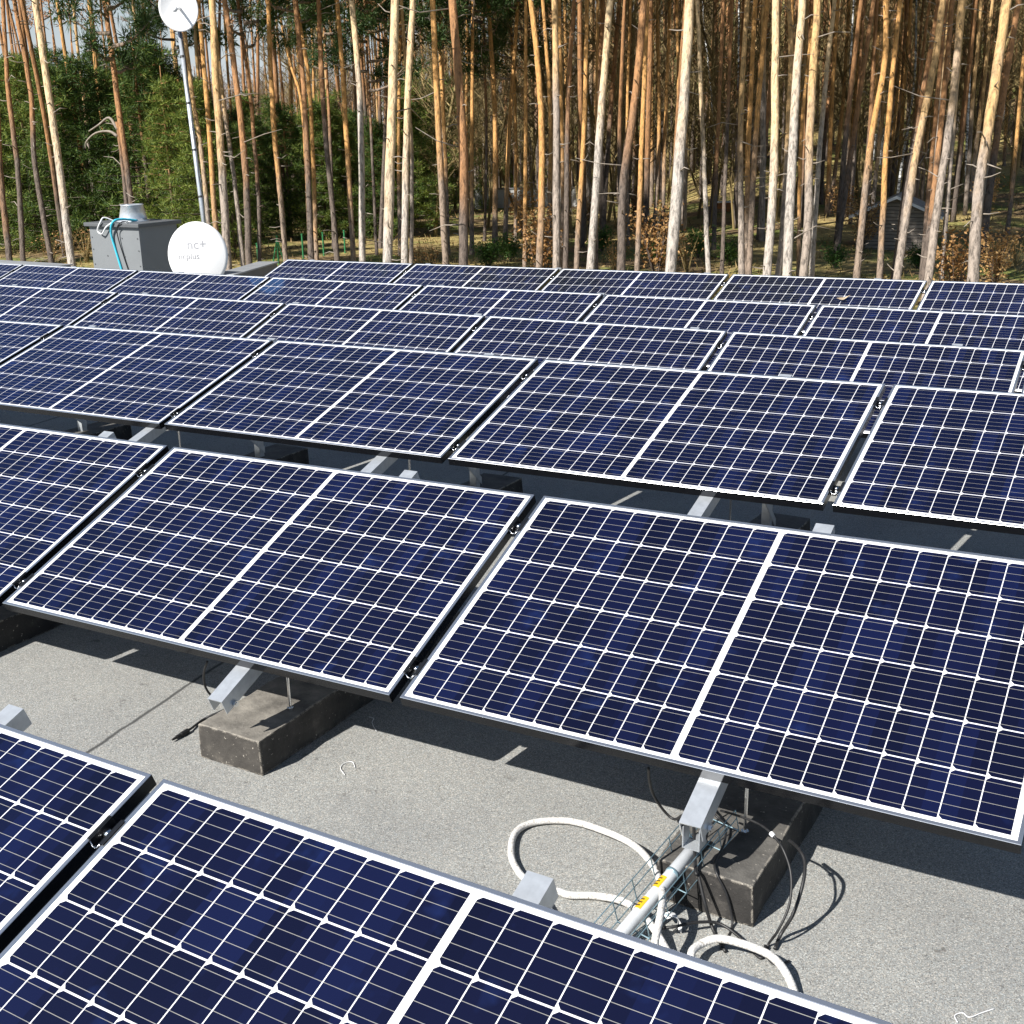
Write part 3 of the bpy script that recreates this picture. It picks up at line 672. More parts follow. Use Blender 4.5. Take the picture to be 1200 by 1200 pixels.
# ------------------------------------------------------------------ pine trees
def needle_clump(mb, c, r, n, rn, ln=.2, wd=.022):
    for _ in range(n):
        d = Vector((rn.gauss(0, 1), rn.gauss(0, 1), rn.gauss(.25, .8))).normalized(); o = c+d*r*rn.random()**.5*.7
        s_ = d.cross(Vector((rn.gauss(0, 1), rn.gauss(0, 1), rn.gauss(0, 1)))).normalized()*wd
        mb.add([o-s_, o+s_, o+d*ln*rn.uniform(.7, 1.2)+s_*.2], [(0, 1, 2)])
def crown(seed, H, Rr, nl, per, nn, ln, wd, up_=.35, young=False):
    rn = random.Random(seed); fo = MB(); li = MB()
    for i in range(nl):
        f_ = (i+.5)/nl; z = H*f_; an = i*2.4+rn.uniform(-.6, .6)
        if young: R_ = Rr*(1-.78*f_**1.2)*rn.uniform(.6, 1.1)
        else: R_ = Rr*(math.sin(math.pi*(f_*.75+.18))**.6)*rn.uniform(.55, 1.15)
        d = Vector((math.cos(an), math.sin(an), 0)); pts = []
        bend = rn.uniform(-.2, .6)
        for k in range(5):
            s_ = k/4; pts.append(Vector((0, 0, z))+d*R_*s_+Vector((0, 0, R_*up_*(s_*s_*.9-.15*s_)))+Vector((-d.y, d.x, 0))*bend*R_*.3*s_*s_+Vector((rn.uniform(-.08, .08), rn.uniform(-.08, .08), rn.uniform(-.06, .06)))*s_)
        li.tube(pts, [.045*(1-.75*k/4)*(1 if not young else .6) for k in range(5)], 5)
        for q in range(per):
            s_ = .35+.65*rn.random()**.8; kk = min(3, int(s_*4)); fr_ = s_*4-kk; c = pts[kk].lerp(pts[kk+1], fr_)
            off = Vector((rn.gauss(0, .28), rn.gauss(0, .28), rn.gauss(.08, .12)))*(.9 if not young else .75)*max(.6, R_/2)
            c2 = c+off
            if rn.random() < .5: li.tube([c, c2], [.014, .007], 3, False)
            needle_clump(fo, c2, .26, nn, rn, ln, wd)
    return fo, li
CR = []
for s_ in range(5):
    fo, li = crown(s_, 7.0, 2.7, 30, 13, 30, .25, .018); a, b = fo.mesh('crown'), li.mesh('limbs', True); a.materials.append(M['needle']); b.materials.append(M['bark_b']); CR.append((a, b))
YC = []
for s_ in range(5):
    fo, li = crown(20+s_, 7.2, 2.3, 62, 10, 20, .22, .017, .12, True); a, b = fo.mesh('crown'), li.mesh('limbs', True); a.materials.append(M['needle_young']); b.materials.append(M['bark_c']); YC.append((a, b))
def trunk_mesh(P, rad, rn, sides=10):
    mb = MB(); mb.tube(P, rad, sides); me = mb.mesh('trunk', True)
    for v in me.vertices:
        f_ = noise.noise(Vector(v.co)*2.3+Vector((rn*17, 0, 0)))*.016
        v.co.x += f_; v.co.y += f_*.7
    return me
# x,y pixel points from top to bottom, width in px, bark, (crown height)
T = [
 ([(3, 0), (10, 110), (20, 190), (27, 300)], 8, 'c', 9), ([(19, 14), (36, 110), (41, 192), (59, 300)], 8, 'c', 8.5), ([(41, 0), (55, 96), (69, 192), (83, 303)], 12, 'p', 10),
 ([(122, 0), (129, 47), (137, 110), (162, 300)], 9, 'c', 6.2), ([(-8, 0), (0, 198), (11, 300)], 9, 'c', 9), ([(205, 55), (217, 180), (225, 262)], 5, 'b', 8),
 ([(212, 0), (226, 115), (236, 178), (248, 300)], 7, 'a', 10), ([(234, 20), (244, 137), (255, 300)], 8, 'b', 10), ([(249, 0), (252, 82), (259, 178), (267, 313)], 12.5, 'a', 11),
 ([(255, 60), (264, 137), (274, 206), (285, 311)], 7, 'a', 12), ([(263, 0), (275, 82), (287, 192), (292, 311)], 10, 'c', 10), ([(280, 14), (293, 110), (303, 234), (304, 308)], 6, 'c', 7),
 ([(314, 0), (320, 137), (329, 234), (335, 305)], 8, 'b', 9), ([(346, 0), (357, 124), (365, 305)], 9, 'c', 9), ([(350, 20), (362, 96), (368, 220), (371, 302)], 6.5, 'b', 8),
 ([(373, 0), (379, 124), (395, 302)], 8, 'c', 9), ([(395, 0), (403, 110), (414, 302)], 8, 'b', 9), ([(339, 71), (354, 129), (363, 295)], 5, 'b', 8), ([(379, 14), (387, 165), (391, 282)], 5, 'c', 7),
 ([(412, 0), (422, 124), (425, 305)], 10, 'p', 11), ([(463, 0), (458, 165), (454, 306)], 15, 'p', 12), ([(484, 0), (477, 137), (474, 307)], 11, 'p', 12), ([(470, 0), (467, 165), (469, 290)], 6, 'b', 8),
 ([(507, 0), (513, 137), (522, 302)], 10, 'b', 10), ([(530, 0), (540, 124), (543, 192), (543, 304)], 14, 'c', 11), ([(554, 0), (553, 140), (553, 290)], 6, 'b', 8), ([(572, 0), (580, 137), (580, 285)], 8, 'b', 9),
 ([(607, 0), (596, 165), (592, 285)], 7, 'b', 9), ([(616, 0), (616, 165), (615, 305)], 6, 'b', 10), ([(513, 10), (522, 190), (525, 290)], 6, 'b', 8), ([(452, 0), (452, 124), (446, 282)], 6, 'c', 7),
 ([(472, 30), (482, 165), (482, 305)], 6, 'a', 9), ([(427, 0), (434, 137), (441, 289)], 4.5, 'c', 6), ([(622, 0), (633, 110), (635, 220), (632, 311)], 10, 'b', 10), ([(636, 0), (645, 137), (643, 292)], 7, 'b', 8),
 ([(650, 0), (652, 137), (652, 312)], 11, 'a', 11), ([(673, 0), (666, 110), (663, 308)], 8, 'c', 9), ([(688, 0), (685, 137), (676, 302)], 8, 'b', 9), ([(715, 0), (704, 137), (692, 313)], 12, 'p', 12),
 ([(726, 0), (716, 124), (706, 278)], 8, 'c', 8), ([(755, 0), (743, 124), (730, 220), (728, 313)], 12.5, 'c', 11), ([(758, 20), (751, 192), (747, 308)], 8, 'b', 9), ([(770, 0), (772, 165), (766, 278)], 6, 'b', 7),
 ([(785, 0), (779, 165), (777, 278)], 6, 'b', 7), ([(808, 0), (802, 110), (786, 316)], 17, 'p', 13), ([(656, 30), (659, 192), (658, 311)], 6, 'b', 8), ([(700, 0), (699, 137), (699, 302)], 5, 'b', 8), ([(739, 0), (735, 137), (736, 282)], 5, 'b', 7),
 ([(817, 0), (824, 170), (830, 317)], 7.5, 'p', 12), ([(838, 10), (841, 142), (832, 262)], 6, 'c', 6.5), ([(848, 0), (842, 140), (836, 292)], 6.5, 'c', 7), ([(858, 0), (846, 311)], 6, 'c', 8),
 ([(876, 0), (868, 142), (869, 317)], 9, 'a', 10), ([(885, 0), (876, 198), (876, 317)], 8, 'b', 10), ([(899, 0), (886, 156), (878, 312)], 9, 'b', 10), ([(909, 0), (907, 198), (899, 320)], 13, 'p', 12),
 ([(924, 0), (927, 71), (918, 255), (912, 320)], 9, 'a', 11), ([(941, 0), (933, 99), (922, 320)], 14, 'p', 12), ([(958, 0), (949, 156), (947, 255), (942, 320)], 13, 'a', 12), ([(952, 30), (939, 158), (936, 300)], 6, 'b', 9),
 ([(978, 0), (963, 142), (951, 320)], 8, 'p', 12), ([(981, 15), (967, 156), (961, 255)], 6, 'c', 7), ([(995, 0), (987, 127), (971, 262)], 6.5, 'b', 7), ([(1024, 0), (1007, 113), (980, 297)], 8, 'c', 8),
 ([(1038, 0), (1037, 71), (1020, 170), (1004, 323)], 10, 'b', 11), ([(1055, 0), (1041, 142), (1031, 323)], 9, 'b', 10), ([(1068, 0), (1056, 85), (1044, 250)], 7.5, 'b', 8), ([(1105, 0), (1093, 85), (1073, 184), (1051, 326)], 12, 'a', 12),
 ([(1109, 0), (1096, 142), (1082, 300)], 7, 'c', 8), ([(1127, 0), (1117, 113), (1099, 241), (1088, 326)], 12.5, 'a', 12), ([(1116, 0), (1102, 156), (1083, 320)], 9, 'c', 9), ([(1130, 0), (1119, 127), (1110, 241), (1103, 323)], 7, 'a', 9),
 ([(1180, 0), (1164, 113), (1147, 227), (1140, 328)], 17, 'a', 13), ([(1194, 0), (1175, 113), (1161, 212), (1151, 297)], 11, 'c', 10), ([(1182, 100), (1174, 240)], 5, 'b', 7), ([(1031, 0), (1025, 127), (1015, 265)], 6, 'b', 7),
 ([(1094, 40), (1065, 198), (1048, 323)], 9, 'c', 9), ([(1005, 0), (997, 113), (990, 265)], 5, 'b', 7), ([(1205, 0), (1190, 180), (1180, 280)], 6, 'b', 7), ([(566, 0), (570, 150), (568, 275)], 4.5, 'c', 7), ([(596, 0), (604, 120), (604, 275)], 5, 'b', 7),
 ([(893, 40), (895, 180), (893, 275)], 5, 'b', 7), ([(137, 143), (148, 234), (152, 300)], 9, 'c', 0), ([(1012, 20), (1003, 150), (996, 270)], 5, 'c', 7), ([(680, 0), (684, 130), (686, 275)], 5, 'c', 7), ([(793, 0), (795, 150), (791, 282)], 5, 'b', 8)]
BIRCH = [([(1074, 0), (1071, 99), (1055, 205), (1050, 262)], 4.5), ([(1141, 0), (1134, 142), (1131, 262)], 5), ([(1000, 10), (993, 142), (983, 240)], 4.2), ([(866, 0), (865, 113), (861, 258)], 4.5), ([(763, 20), (757, 100), (760, 245)], 3.5), ([(826, 40), (835, 130), (838, 250)], 3.5)]
def depth_of(pts, w):
    yb = pts[-1][1]
    if yb < 299: return 4.72*F/(yb-147)
    return 22+max(0, 17-w)*1.45
def make_trunk(pts, w, d, H):
    p3 = [at(x, y, d) for x, y in pts][::-1]            # bottom up
    dn = (p3[0]-p3[1]).normalized(); zt_ = terr(p3[0].x, p3[0].y)-.15
    if p3[0].z > zt_: p3 = [p3[0]+dn*((p3[0].z-zt_)/-dn.z)]+p3
    base = p3[0].copy(); rb = w*.84/2*d/F
    t_ = (p3[-1]-p3[-2]).normalized(); q = p3[-1]
    while q.z < zt_+H:
        t_ = (t_*.75+Vector((0, 0, 1))*.25).normalized(); q = q+t_*1.6; p3.append(q)
    P = smooth_path([p-base for p in p3], 6)
    n_ = len(P); zz = P[-1].z
    rad = [rb*(1.0-.55*max(0, p.z)/max(zz, 1))+rb*.35*math.exp(-max(p.z, 0)*2.2) for p in P]
    return base, P, rad
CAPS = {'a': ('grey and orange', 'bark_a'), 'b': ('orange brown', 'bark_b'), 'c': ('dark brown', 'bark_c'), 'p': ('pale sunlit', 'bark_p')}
def xat300(pts):
    (x1, y1), (x2, y2) = pts[-2], pts[-1]; return x2+(x2-x1)*(300-y2)/(y2-y1)
order = sorted(range(len(T)), key=lambda i: xat300(T[i][0])); thick = [i for i in order if T[i][1] >= 10]
tn = {i: k+1 for k, i in enumerate(thick)}; used = {}
def numw(k):
    if k <= 20: return ORD[k]
    return 'twenty'+'-'+ORD[k-20]
lab = {}
for i in order:
    c_ = CAPS[T[i][2]][0]
    if i in tn: lab[i] = 'thick pine with %s trunk, %s thick trunk from the left behind the roof' % (c_, numw(tn[i]))
    else:
        xi = xat300(T[i][0]); left = [j for j in thick if xat300(T[j][0]) <= xi]
        ref = left[-1] if left else None; key = ref
        used[key] = used.get(key, 0)+1
        if ref is None: lab[i] = 'slim pine with %s trunk, %s from the left before any thick trunk' % (c_, ORD[used[key]])
        else: lab[i] = 'slim pine with %s trunk, %s slim one right of the %s thick trunk' % (c_, ORD[used[key]], numw(tn[ref]))
for i, (pts, w, bk, ch_) in enumerate(T):
    d = depth_of(pts, w); rn = random.Random(100+i); H = 17+rn.uniform(-1.5, 2)
    if ch_ == 0: H = .1
    base, P, rad = make_trunk(pts, w, d, H)
    e = empty('dead_tree' if ch_ == 0 else 'pine_tree', base)
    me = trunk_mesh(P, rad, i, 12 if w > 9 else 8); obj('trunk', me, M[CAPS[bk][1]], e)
    # dead branch stubs up the trunk
    mb = MB(); any_ = False; vis = [p for p in P if 1.0 < p.z < 8.5]
    for p in vis:
        for _ in range(2 if w > 7 else 1):
            if rn.random() < .5:
                an = rn.uniform(0, 6.28); dd_ = Vector((math.cos(an), math.sin(an), rn.uniform(-.15, .5))).normalized(); ln = rn.uniform(.15, .45) if rn.random() < .9 else rn.uniform(.6, 1.5)
                k_ = P.index(p); o_ = p+Vector((0, 0, rn.uniform(-.2, .2))); mid = o_+dd_*ln*.55+Vector((0, 0, rn.uniform(-.08, .08)*ln*2))
                bb = MB(); bb.tube([o_, mid, o_+dd_*ln+Vector((0, 0, rn.uniform(-.2, .12)*ln))], [.017, .012, .005], 5); bb.build('branch', M['deadwood'] if w > 6 else M['bark_c'], e, True)
    if ch_:
        hb = ch_ if pts[-1][0] < 640 else max(ch_, 11)
        k_ = min(range(len(P)), key=lambda q: abs(P[q].z-hb)); ca, cb_ = CR[i % 5]; sc_ = rn.uniform(.85, 1.1)*(.8 if w >= 9 else 1)
        for mm in (ca, cb_):
            o = obj('crown' if mm is ca else 'limbs', mm, None, e); o.location = P[k_]; o.rotation_euler = (0, 0, rn.uniform(0, 6.28)); o.scale = (sc_, sc_, sc_*(H+1-hb)/7.4)
    if ch_ == 0:
        for q_ in ([(138, 160), (128, 154), (112, 156), (101, 166), (100, 174)], [(138, 152), (128, 138), (116, 146), (104, 154)]):
            bb = MB(); bb.tube([v-base for v in smooth_path([at(x, y, d) for x, y in q_], 4)], [.045-.0022*k for k in range(4*(len(q_)-1)+1)], 6); bb.build('branch', M['deadwood'], e, True)
    if ch_ == 0: tag(e, 'short dark dead trunk with curved branches behind the vent box', 'dead tree')
    else: tag(e, lab[i], 'pine tree', 'tall pines behind the roof')

# generic background pines (shared meshes)
TM = []
for s_ in range(8):
    rn = random.Random(300+s_); P = []; x = y = 0; dx, dy = rn.uniform(-.03, .03), rn.uniform(-.03, .03)
    for k in range(15):
        P.append(Vector((x, y, k*1.25-.2))); dx += rn.uniform(-.02, .02); dy += rn.uniform(-.02, .02); x += dx*1.25; y += dy*1.25
    rad = [.125*(1-.55*k/14) for k in range(15)]; me = trunk_mesh(smooth_path(P, 2), [rad[min(14, q//2)] for q in range(29)], s_, 7)
    me.materials.append(M[('bark_b', 'bark_c', 'bark_c', 'bark_a')[s_ % 4]]); TM.append((me, P))
def bgpine(px, d, hb, name='pine_tree', lab_='thin far pine standing deep in the shaded forest', grp='thin far pines deep in the forest'):
    p = at(px, 300, d); z = terr(p.x, p.y); me, P = TM[rnd.randrange(8)]; s_ = rnd.uniform(.75, 1.15)
    e = empty(name, (p.x, p.y, z)); e.scale = (s_,)*3; e.rotation_euler = (0, 0, rnd.uniform(0, 6.28))
    obj('trunk', me, None, e)
    k_ = min(range(15), key=lambda q: abs(P[q].z-hb)); ca, cb_ = CR[rnd.randrange(5)]
    for mm, nm in ((ca, 'crown'), (cb_, 'limbs')):
        o = obj(nm, mm, None, e); o.location = P[k_]; o.scale = (.7, .7, (18-hb)/7.4)
    tag(e, lab_, 'pine tree', grp)
for i in range(214):
    px = -60+1320*((i*0.618034) % 1); d = rnd.uniform(48, 98)
    if 1000 < px < 1095 and d < 52: d += 8
    if px < 520 and rnd.random() < .45: continue
    bgpine(px, d, rnd.uniform(12.5, 15))
mb = MB(); rn = random.Random(77)
for i in range(330):
    px = rn.uniform(430, 1300) if i % 4 else rn.uniform(-80, 1300); d = rn.uniform(70, 125); p = at(px, 300, d); z = terr(p.x, p.y); lx_, ly_ = rn.gauss(0, .5), rn.gauss(0, .5)
    P_ = [Vector((p.x, p.y, z-.2)), Vector((p.x+lx_*.3, p.y+ly_*.3, z+6)), Vector((p.x+lx_, p.y+ly_, z+16))]; r_ = rn.uniform(.09, .16)
    mb.tube(P_, [r_, r_*.8, r_*.45], 6, False)
    for k in range(26): needle_clump(mb, P_[2]+Vector((rn.gauss(0, .8), rn.gauss(0, .8), rn.uniform(-2.5, 1.5))), .5, 6, rn, .5, .05)
tag(mb.build('far_pines', M['bark_c'], smooth=True), 'mass of dark pine stems fading into the depth of the forest', 'pine stand', kind='stuff')
# birches
for i, (pts, w) in enumerate(BIRCH):
    d = 4.72*F/(pts[-1][1]-147); d = min(d, 62); base, P, rad = make_trunk(pts, w, d, 13)
    e = empty('birch_tree', base); obj('trunk', trunk_mesh(P, [r_*.9 for r_ in rad], i, 7), M['birch'], e)
    rn = random.Random(i+900); mb = MB()
    for k in range(26):
        p = P[min(len(P)-1, int(len(P)*(.3+.7*k/26)))]; an = k*2.4; dr = Vector((math.cos(an), math.sin(an), .9)).normalized(); ln = rn.uniform(.8, 2)
        mb.tube([p, p+dr*ln*.5, p+dr*ln+Vector((0, 0, -.1))], [.02, .012, .005], 4)
    mb.build('branch', M['twig'], e)
    tag(e, 'slender white birch trunk, %s from the left of the birches' % ORD[sorted(range(6), key=lambda q: BIRCH[q][0][-1][0]).index(i)+1], 'birch tree', 'white birches among the pines')

# young pines on the left
yt = []
for s_ in range(3):
    mb = MB(); mb.tube([(0, 0, -.2), (.03, 0, 3), (0, .04, 6), (0, 0, 8)], [.10, .075, .04, .015], 7); me = mb.mesh('trunk', True); me.materials.append(M['bark_c']); yt.append(me)
def young(px, d, s_, grp='young green pines massed on the left'):
    p = at(px, 300, d); z = terr(p.x, p.y); e = empty('young_pine', (p.x, p.y, z)); e.scale = (s_*rnd.uniform(.9, 1.2), s_*rnd.uniform(.9, 1.2), s_); e.rotation_euler = (0, 0, rnd.uniform(0, 6.28))
    obj('trunk', yt[rnd.randrange(3)], None, e); ca, cb_ = YC[rnd.randrange(5)]
    for mm, nm in ((ca, 'crown'), (cb_, 'limbs')):
        o = obj(nm, mm, None, e); o.location = (0, 0, .15)
    tag(e, 'bushy young green pine in the dense stand on the left', 'young pine', grp)
for i in range(74):
    f_ = (i*0.618034) % 1; px = -90+600*f_; d = 46+ (i % 8)*5.2+rnd.uniform(-2, 2)
    if px > 290 and d < 54: d += 10
    young(px, d, rnd.uniform(.72, 1.0)*(d/62)**.45*(1.2 if px < 260 else .85))
for px, d in ((545, 75), (520, 70), (575, 92), (490, 66)): young(px, d, 1.0)

# bare deciduous trees
def bare(seed, H=11):
    rn = random.Random(seed); mb = MB()
    def grow(p, d, ln, r, lev):
        q = [p]; dd_ = d.copy()
        for k in range(3):
            dd_ = (dd_+Vector((rn.gauss(0, .16), rn.gauss(0, .16), rn.gauss(.06, .1)))).normalized(); q.append(q[-1]+dd_*ln/3)
        mb.tube(q, [r, r*.8, r*.62, r*.4], 6 if lev == 0 else 3, False)
        if lev >= 3: return
        nb = (17, 7, 5)[lev]
        for k in range(nb):
            s_ = (.16 if lev == 0 else .2)+(.84 if lev == 0 else .8)*(k+rn.random())/nb; kk = min(2, int(s_*3)); c = q[kk].lerp(q[kk+1], s_*3-kk)
            an = rn.uniform(0, 6.28); sd = Vector((math.cos(an), math.sin(an), rn.uniform(.1, .9))).normalized()
            grow(c, (dd_*.35+sd).normalized(), ln*(.34, .5, .5)[lev]*rn.uniform(.6, 1.2), max(.006, r*(.35, .5, .6)[lev]), lev+1)
    grow(Vector((0, 0, -.1)), Vector((0, 0, 1)), H, .09, 0); me = mb.mesh('bare_tree'); me.materials.append(M['twig']); return me
BT = [bare(50+k) for k in range(5)]
for i in range(170):
    f_ = (i*0.618034+.3) % 1; px = 500+760*f_ if i % 8 else 330+200*f_; d = 54+rnd.uniform(0, 50) if i % 8 else rnd.uniform(90, 120)
    p = at(px, 300, d); o = obj('bare_tree', BT[i % 5]); o.location = (p.x, p.y, terr(p.x, p.y)); s_ = rnd.uniform(.6, 1.15); o.scale = (s_, s_, s_); o.rotation_euler = (0, 0, rnd.uniform(0, 6.28))
    tag(o, 'leafless olive brown tree with fine twigs behind the pine trunks', 'bare tree', 'leafless trees behind the pines')

# shrubs
def shrub(seed, H, Rr, nleaf, size, mat, stemmat):
    rn = random.Random(seed); st = MB(); lf = MB()
    for k in range(16):
        an = rn.uniform(0, 6.28); d = Vector((math.cos(an)*rn.uniform(.1, .8), math.sin(an)*rn.uniform(.1, .8), 1)); tip = Vector((d.x*Rr, d.y*Rr, H*rn.uniform(.6, 1)))
        P = [Vector((0, 0, -.05)), tip*.5+Vector((0, 0, H*.1)), tip]; st.tube(P, [.02, .012, .005], 4)
        for q in range(nleaf//16):
            s_ = rn.uniform(.25, 1.05); c = (P[0].lerp(P[1], s_*2) if s_ < .5 else P[1].lerp(P[2], s_*2-1))+Vector((rn.gauss(0, .22), rn.gauss(0, .22), rn.gauss(0, .18)))*Rr*.8
            a = Vector((rn.gauss(0, 1), rn.gauss(0, 1), rn.gauss(0, .7))).normalized()*size*rn.uniform(.6, 1.2); b = a.cross(Vector((rn.gauss(0, 1), rn.gauss(0, 1), rn.gauss(0, 1)))).normalized()*a.length*.5
            lf.add([c-a, c+b, c+a, c-b], [(0, 1, 2, 3)])
    a, b = lf.mesh('foliage'), st.mesh('stems'); a.materials.append(mat); b.materials.append(stemmat); return a, b
SB = [shrub(70+k, 2.4, 1.1, 950, .07, M['beech'], M['bark_c']) for k in range(3)]
SG = [shrub(80+k, 1.3, .9, 1300, .07, M['shrub'], M['bark_c']) for k in range(3)]
ST = [shrub(90+k, 1.5, .8, 128, .05, M['beech'], M['twig']) for k in range(2)]
def putshrub(V, px, yb, s_, label, cat, grp, nm, d=None):
    d = d or 4.72*F/(yb-147); p = at(px, yb, d); e = empty(nm, (p.x, p.y, terr(p.x, p.y))); e.scale = (s_, s_, s_); e.rotation_euler = (0, 0, rnd.uniform(0, 6.28)); a, b = V[rnd.randrange(len(V))]
    obj('foliage', a, None, e); obj('stems', b, None, e); tag(e, label, cat, grp)
brown = [(632, 292, 1.0, 'between the trunks left of centre beside the white wall'), (612, 268, .9, 'in front of the left end of the white wall'), (770, 272, 1.0, 'between the thick trunks right of the picture centre'),
         (745, 262, .8, 'behind the dark leaning trunk right of centre'), (1122, 306, .85, 'left of the thickest trunk at the right'), (1168, 298, .75, 'right of the thickest trunk at the right'),
         (985, 272, .8, 'left of the wooden shed'), (1012, 292, .8, 'at the left foot of the wooden shed'), (1150, 270, .9, 'behind the thickest trunk at the right'), (690, 262, .7, 'below the right half of the white wall')]
for px, yb, s_, w_ in brown: putshrub(SB, px, yb, s_, 'shrub with dry orange leaves '+w_, 'shrub', 'shrubs with dry orange leaves', 'beech_shrub', d={1122: 31, 1168: 33, 632: 37, 770: 37}.get(px))
green = [(572, 306, .8, 'low behind the farthest panels left of centre'), (598, 300, .7, 'low on the forest floor left of the central trunks'), (705, 292, .7, 'low between the central pale trunk and the dark leaning trunk'),
         (772, 308, .7, 'at the left foot of the thick pale trunk right of centre'), (818, 300, .8, 'right of the thick pale trunk right of centre'), (855, 308, .7, 'low before the cluster of pale trunks'),
         (978, 312, .6, 'low right of the cluster of pale trunks'), (1075, 312, .6, 'below the wooden shed'), (268, 190, 1, '')]
for px, yb, s_, w_ in green[:-1]: putshrub(SG, px, yb, s_, 'small green shrub '+w_, 'shrub', 'small green shrubs', 'green_shrub')
for k, (px, yb) in enumerate([(490, 312), (508, 315), (478, 310), (80, 292), (60, 296), (100, 290), (1190, 312), (1170, 316), (805, 318), (720, 318)]):
    putshrub(ST, px, yb, .9, 'sparse thicket of bare twigs just behind the roof edge', 'thicket', 'bare twig thickets behind the roof edge', 'twig_thicket')

# undergrowth and far wood
rn = random.Random(5); mb = MB()
for i in range(26000):
    d = 24+66*rn.random()**1.3; px = rn.uniform(-60, 1260); p = at(px, 300, d); z = terr(p.x, p.y)
    if noise.noise(Vector((p.x*.25, p.y*.25, 3))) < -.05 and rn.random() < .6: continue
    h = rn.uniform(.06, .3); a = rn.uniform(0, 6.28); dx, dy = math.cos(a)*.03, math.sin(a)*.03; c = Vector((p.x, p.y, z))
    if rn.random() < .5:
        mb.add([c-Vector((dx, dy, 0)), c+Vector((dx, dy, 0)), c+Vector((rn.gauss(0, .1), rn.gauss(0, .1), h))], [(0, 1, 2)])
    else:
        s_ = rn.uniform(.04, .09); n_ = Vector((rn.gauss(0, .5), rn.gauss(0, .5), 1)).normalized(); u_ = n_.orthogonal().normalized()*s_; v_ = n_.cross(u_); c = c+Vector((0, 0, .03+rn.random()*.08))
        mb.add([c-u_, c-v_*.6, c+u_, c+v_*.6], [(0, 1, 2, 3)])
tag(mb.build('undergrowth', M['herb']), 'dry grass tufts and fallen leaves covering the forest floor', 'undergrowth', kind='stuff')
mb = MB(); rn = random.Random(9)
for i in range(900):
    d = rn.uniform(115, 260); px = rn.uniform(-120, 1320); p = at(px, 300, d); z = terr(p.x, p.y); H = rn.uniform(7, 12)
    mb.tube([(p.x, p.y, z-.3), (p.x+rn.gauss(0, .2), p.y, z+H*.8)], [.14, .05], 3, False)
    for k in range(46):
        s_ = rn.uniform(.2, 1); c = Vector((p.x, p.y, z+H*s_*.85)); a = rn.uniform(0, 6.28); ln = H*.28*(1.15-s_)*rn.uniform(.6, 1.3)+.5
        q = c+Vector((math.cos(a)*ln, math.sin(a)*ln, ln*rn.uniform(.4, 1.3))); sd = Vector((-math.sin(a), math.cos(a), .3))*.045
        mb.add([c-sd, c+sd, q], [(0, 1, 2)]); q2 = c.lerp(q, .5); a2 = a+rn.uniform(-1, 1); mb.add([q2-sd*.7, q2+sd*.7, q2+Vector((math.cos(a2), math.sin(a2), 1))*ln*.45], [(0, 1, 2)])
tag(mb.build('distant_wood', M['farwood']), 'hazy brown leafless wood on the far hillside', 'wood', kind='stuff')

# ------------------------------------------------------------------ things on the forest floor
def flatbase(px, yb): d = 4.72*F/(yb-147); p = at(px, yb, d); return Vector((p.x, p.y, terr(p.x, p.y))), d
# green fence posts
posts = [(303, 308, 275, 0), (326, 300, 268, 1), (355, 294, 266, 0), (379, 290, 264, 0), (404, 287, 262, 0)]
for k, (px, yb, yt_, br) in enumerate(posts):
    b_, d = flatbase(px, yb); h = (yb-yt_)*d/F; e = empty('fence_post', b_)
    mb = MB(); mb.tube([(0, 0, -.1), (0, 0, h)], .035, 8); mb.tube([(0, 0, h), (0, 0, h+.04)], .045, 8); mb.build('post', M['green'], e)
    if br:
        for sgn in (-1, 1):
            mb = MB(); mb.tube([hr*sgn*.24+Vector((0, 0, -.1)), hr*sgn*.02+Vector((0, 0, h*.85))], .028, 6); mb.build('brace', M['green'], e)
    tag(e, 'green fence post with two slanting braces' if br else 'plain green fence post, %s from the left in the forest' % ORD[k+1], 'fence post', 'green fence posts in the forest')
# low white wall between trunks
a_, d = flatbase(556, 238); b_, _ = flatbase(706, 238); e = empty('white_wall', a_); v_ = b_-a_; v_.z = 0; nn_ = Vector((-v_.y, v_.x, 0)).normalized()
mb = MB(); mb.box(Vector((0, 0, -.3)), v_, nn_*.25, Vector((0, 0, 1.5))); mb.build('wall', M['whitewash'], e)
mb = MB(); mb.box(Vector((0, 0, 1.201))-nn_*.04, v_, nn_*.33, Vector((0, 0, .07))); mb.build('coping', M['roof_slate'], e)
tag(e, 'long low white wall glimpsed behind the pine trunks left of centre', 'wall')
# white structures further right
for px, yb, w_, h_, lab_ in ((1040, 238, 1.3, 2.1, 'pale standing slab behind the wooden shed'), (1022, 236, .7, 1.5, 'smaller pale slab left of the one behind the shed')):
    b_, d = flatbase(px, yb); e = empty('pale_slab', b_+Vector((0, 0, .6))*0)
    mb = MB(); mb.cbox((0, 0, h_/2), w_, .18, h_, YAW*-1); mb.cbox((0, 0, h_+.03), w_+.1, .26, .06, YAW*-1); o = mb.build('slab', M['whitewash'], e, bevel=.02); tag(e, lab_, 'slab')
# bench like thing with white top
b_, d = flatbase(853, 254); e = empty('low_bench', b_); hx = hr
mb = MB(); mb.box(-hx*.85+Vector((0, 0, .46)), hx*1.7, hd*.4, Vector((0, 0, .07))); mb.build('top', M['white_paint'], e)
mb = MB()
for s_ in (-.75, -.05, .62): mb.box(hx*s_+hd*.03+Vector((0, 0, -.1)), hx*.16, hd*.3, Vector((0, 0, .56)))
mb.box(-hx*.8+hd*.1+Vector((0, 0, .16)), hx*1.6, hd*.05, Vector((0, 0, .28))); mb.build('boards', M['orange_board'], e)
tag(e, 'low orange bench with a white top deep in the shade right of centre', 'bench')
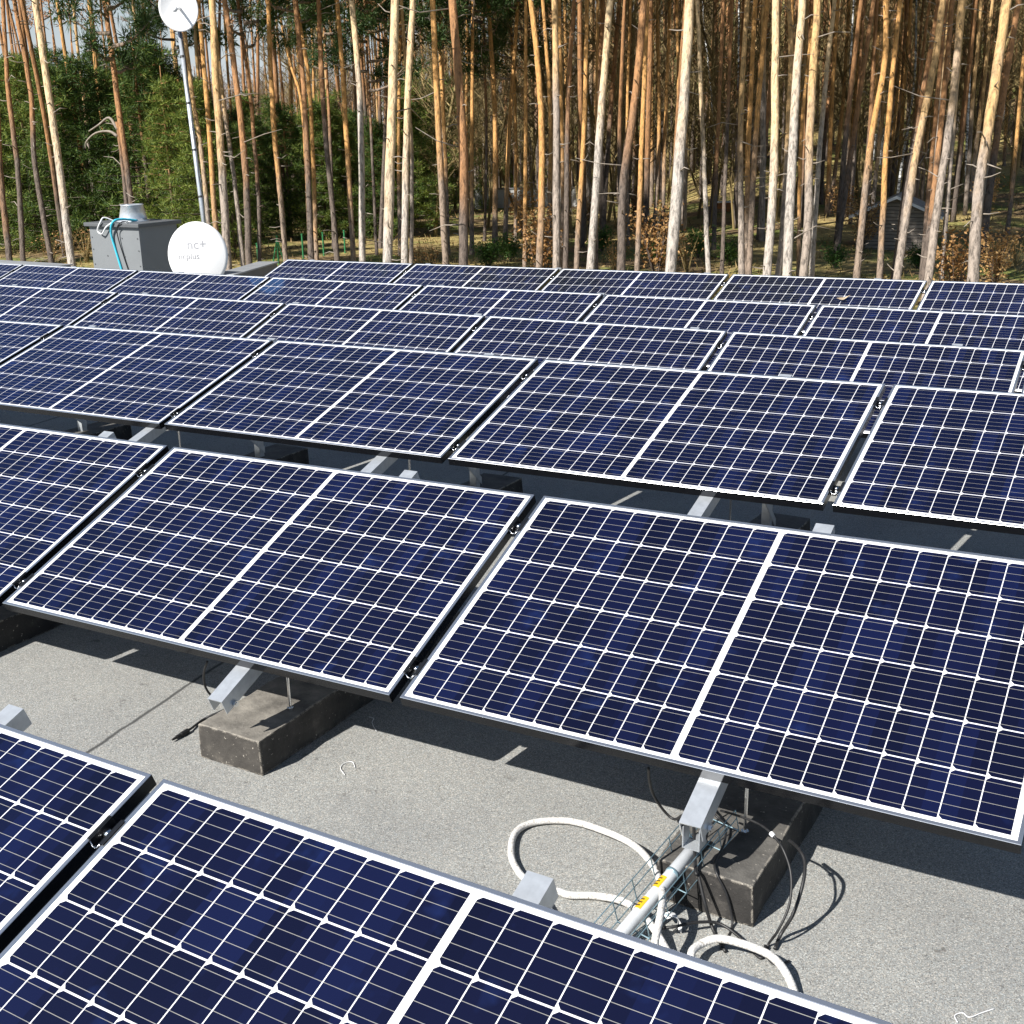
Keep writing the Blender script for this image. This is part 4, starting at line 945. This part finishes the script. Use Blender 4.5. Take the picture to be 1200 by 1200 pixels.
# wooden shed
t = NT('weathered_boards'); w = t.n('ShaderNodeTexWave', bands_direction='Z'); t.l(t.pos(), w.inputs[0]); w.inputs['Scale'].default_value = 2.4; w.inputs['Distortion'].default_value = .6
n = t.noise(t.scale(t.pos(), (1, 1, 9)), 2.5, 5)
t.set(Base_Color=t.mix(t.ramp(w.outputs[1], [(.02, 1.0), (.1, 0.0)]), t.ramp(n, [(.3, (.15, .125, .10)), (.7, (.33, .29, .25))]), (.03, .025, .02)), Roughness=.85); M['boards'] = t.m
b_, d = flatbase(1047, 292); e = empty('wooden_shed', b_); fx = (hr*.93+hd*-.37).normalized(); dy_ = (hd*.93+hr*.37).normalized(); wz = 1.35; ap = 1.95; hw = 1.4; dp = 2.0
mb = MB(); vs = []
for q in (0, dp):
    for (x, z) in ((-hw, -.2), (hw, -.2), (hw, wz), (0, ap), (-hw, wz)): vs.append(fx*x+dy_*q+Vector((0, 0, z)))
mb.add(vs, [(0, 1, 2, 3, 4), (9, 8, 7, 6, 5), (0, 5, 6, 1), (1, 6, 7, 2), (4, 9, 5, 0)]); mb.build('wall', M['boards'], e)
mb = MB()
for s_ in (-1, 1):
    p0 = Vector((0, 0, ap+.02))-dy_*.3; p1 = fx*s_*(hw+.3)+Vector((0, 0, wz+.02-.15))-dy_*.3
    mb.box(p0, p1-p0, dy_*(dp+.6), Vector((0, 0, .05)))
mb.build('roof', M['roof_slate'], e)
mb = MB()
for s_ in (-1, 1):
    p0 = Vector((0, 0, ap-.06))-dy_*.325; p1 = fx*s_*(hw+.3)+Vector((0, 0, wz-.15-.06))-dy_*.325
    mb.box(p0, p1-p0, dy_*.024, Vector((0, 0, .11)))
mb.build('bargeboard', M['white_paint'], e)
mb = MB(); mb.box(fx*.1-dy_*.03+Vector((0, 0, -.1)), fx*.75, dy_*.035, Vector((0, 0, 1.4))); dr_ = mb.build('door', M['boards'], e)
mb = MB(); mb.tube([fx*.2-dy_*.03+Vector((0, 0, .6)), fx*.2-dy_*.07+Vector((0, 0, .6)), fx*.2-dy_*.07+Vector((0, 0, .72))], .012, 6); mb.build('handle', M['dark_metal'], dr_)
tag(e, 'small weathered wooden shed with white edged gable roof among the trees at the right', 'shed')
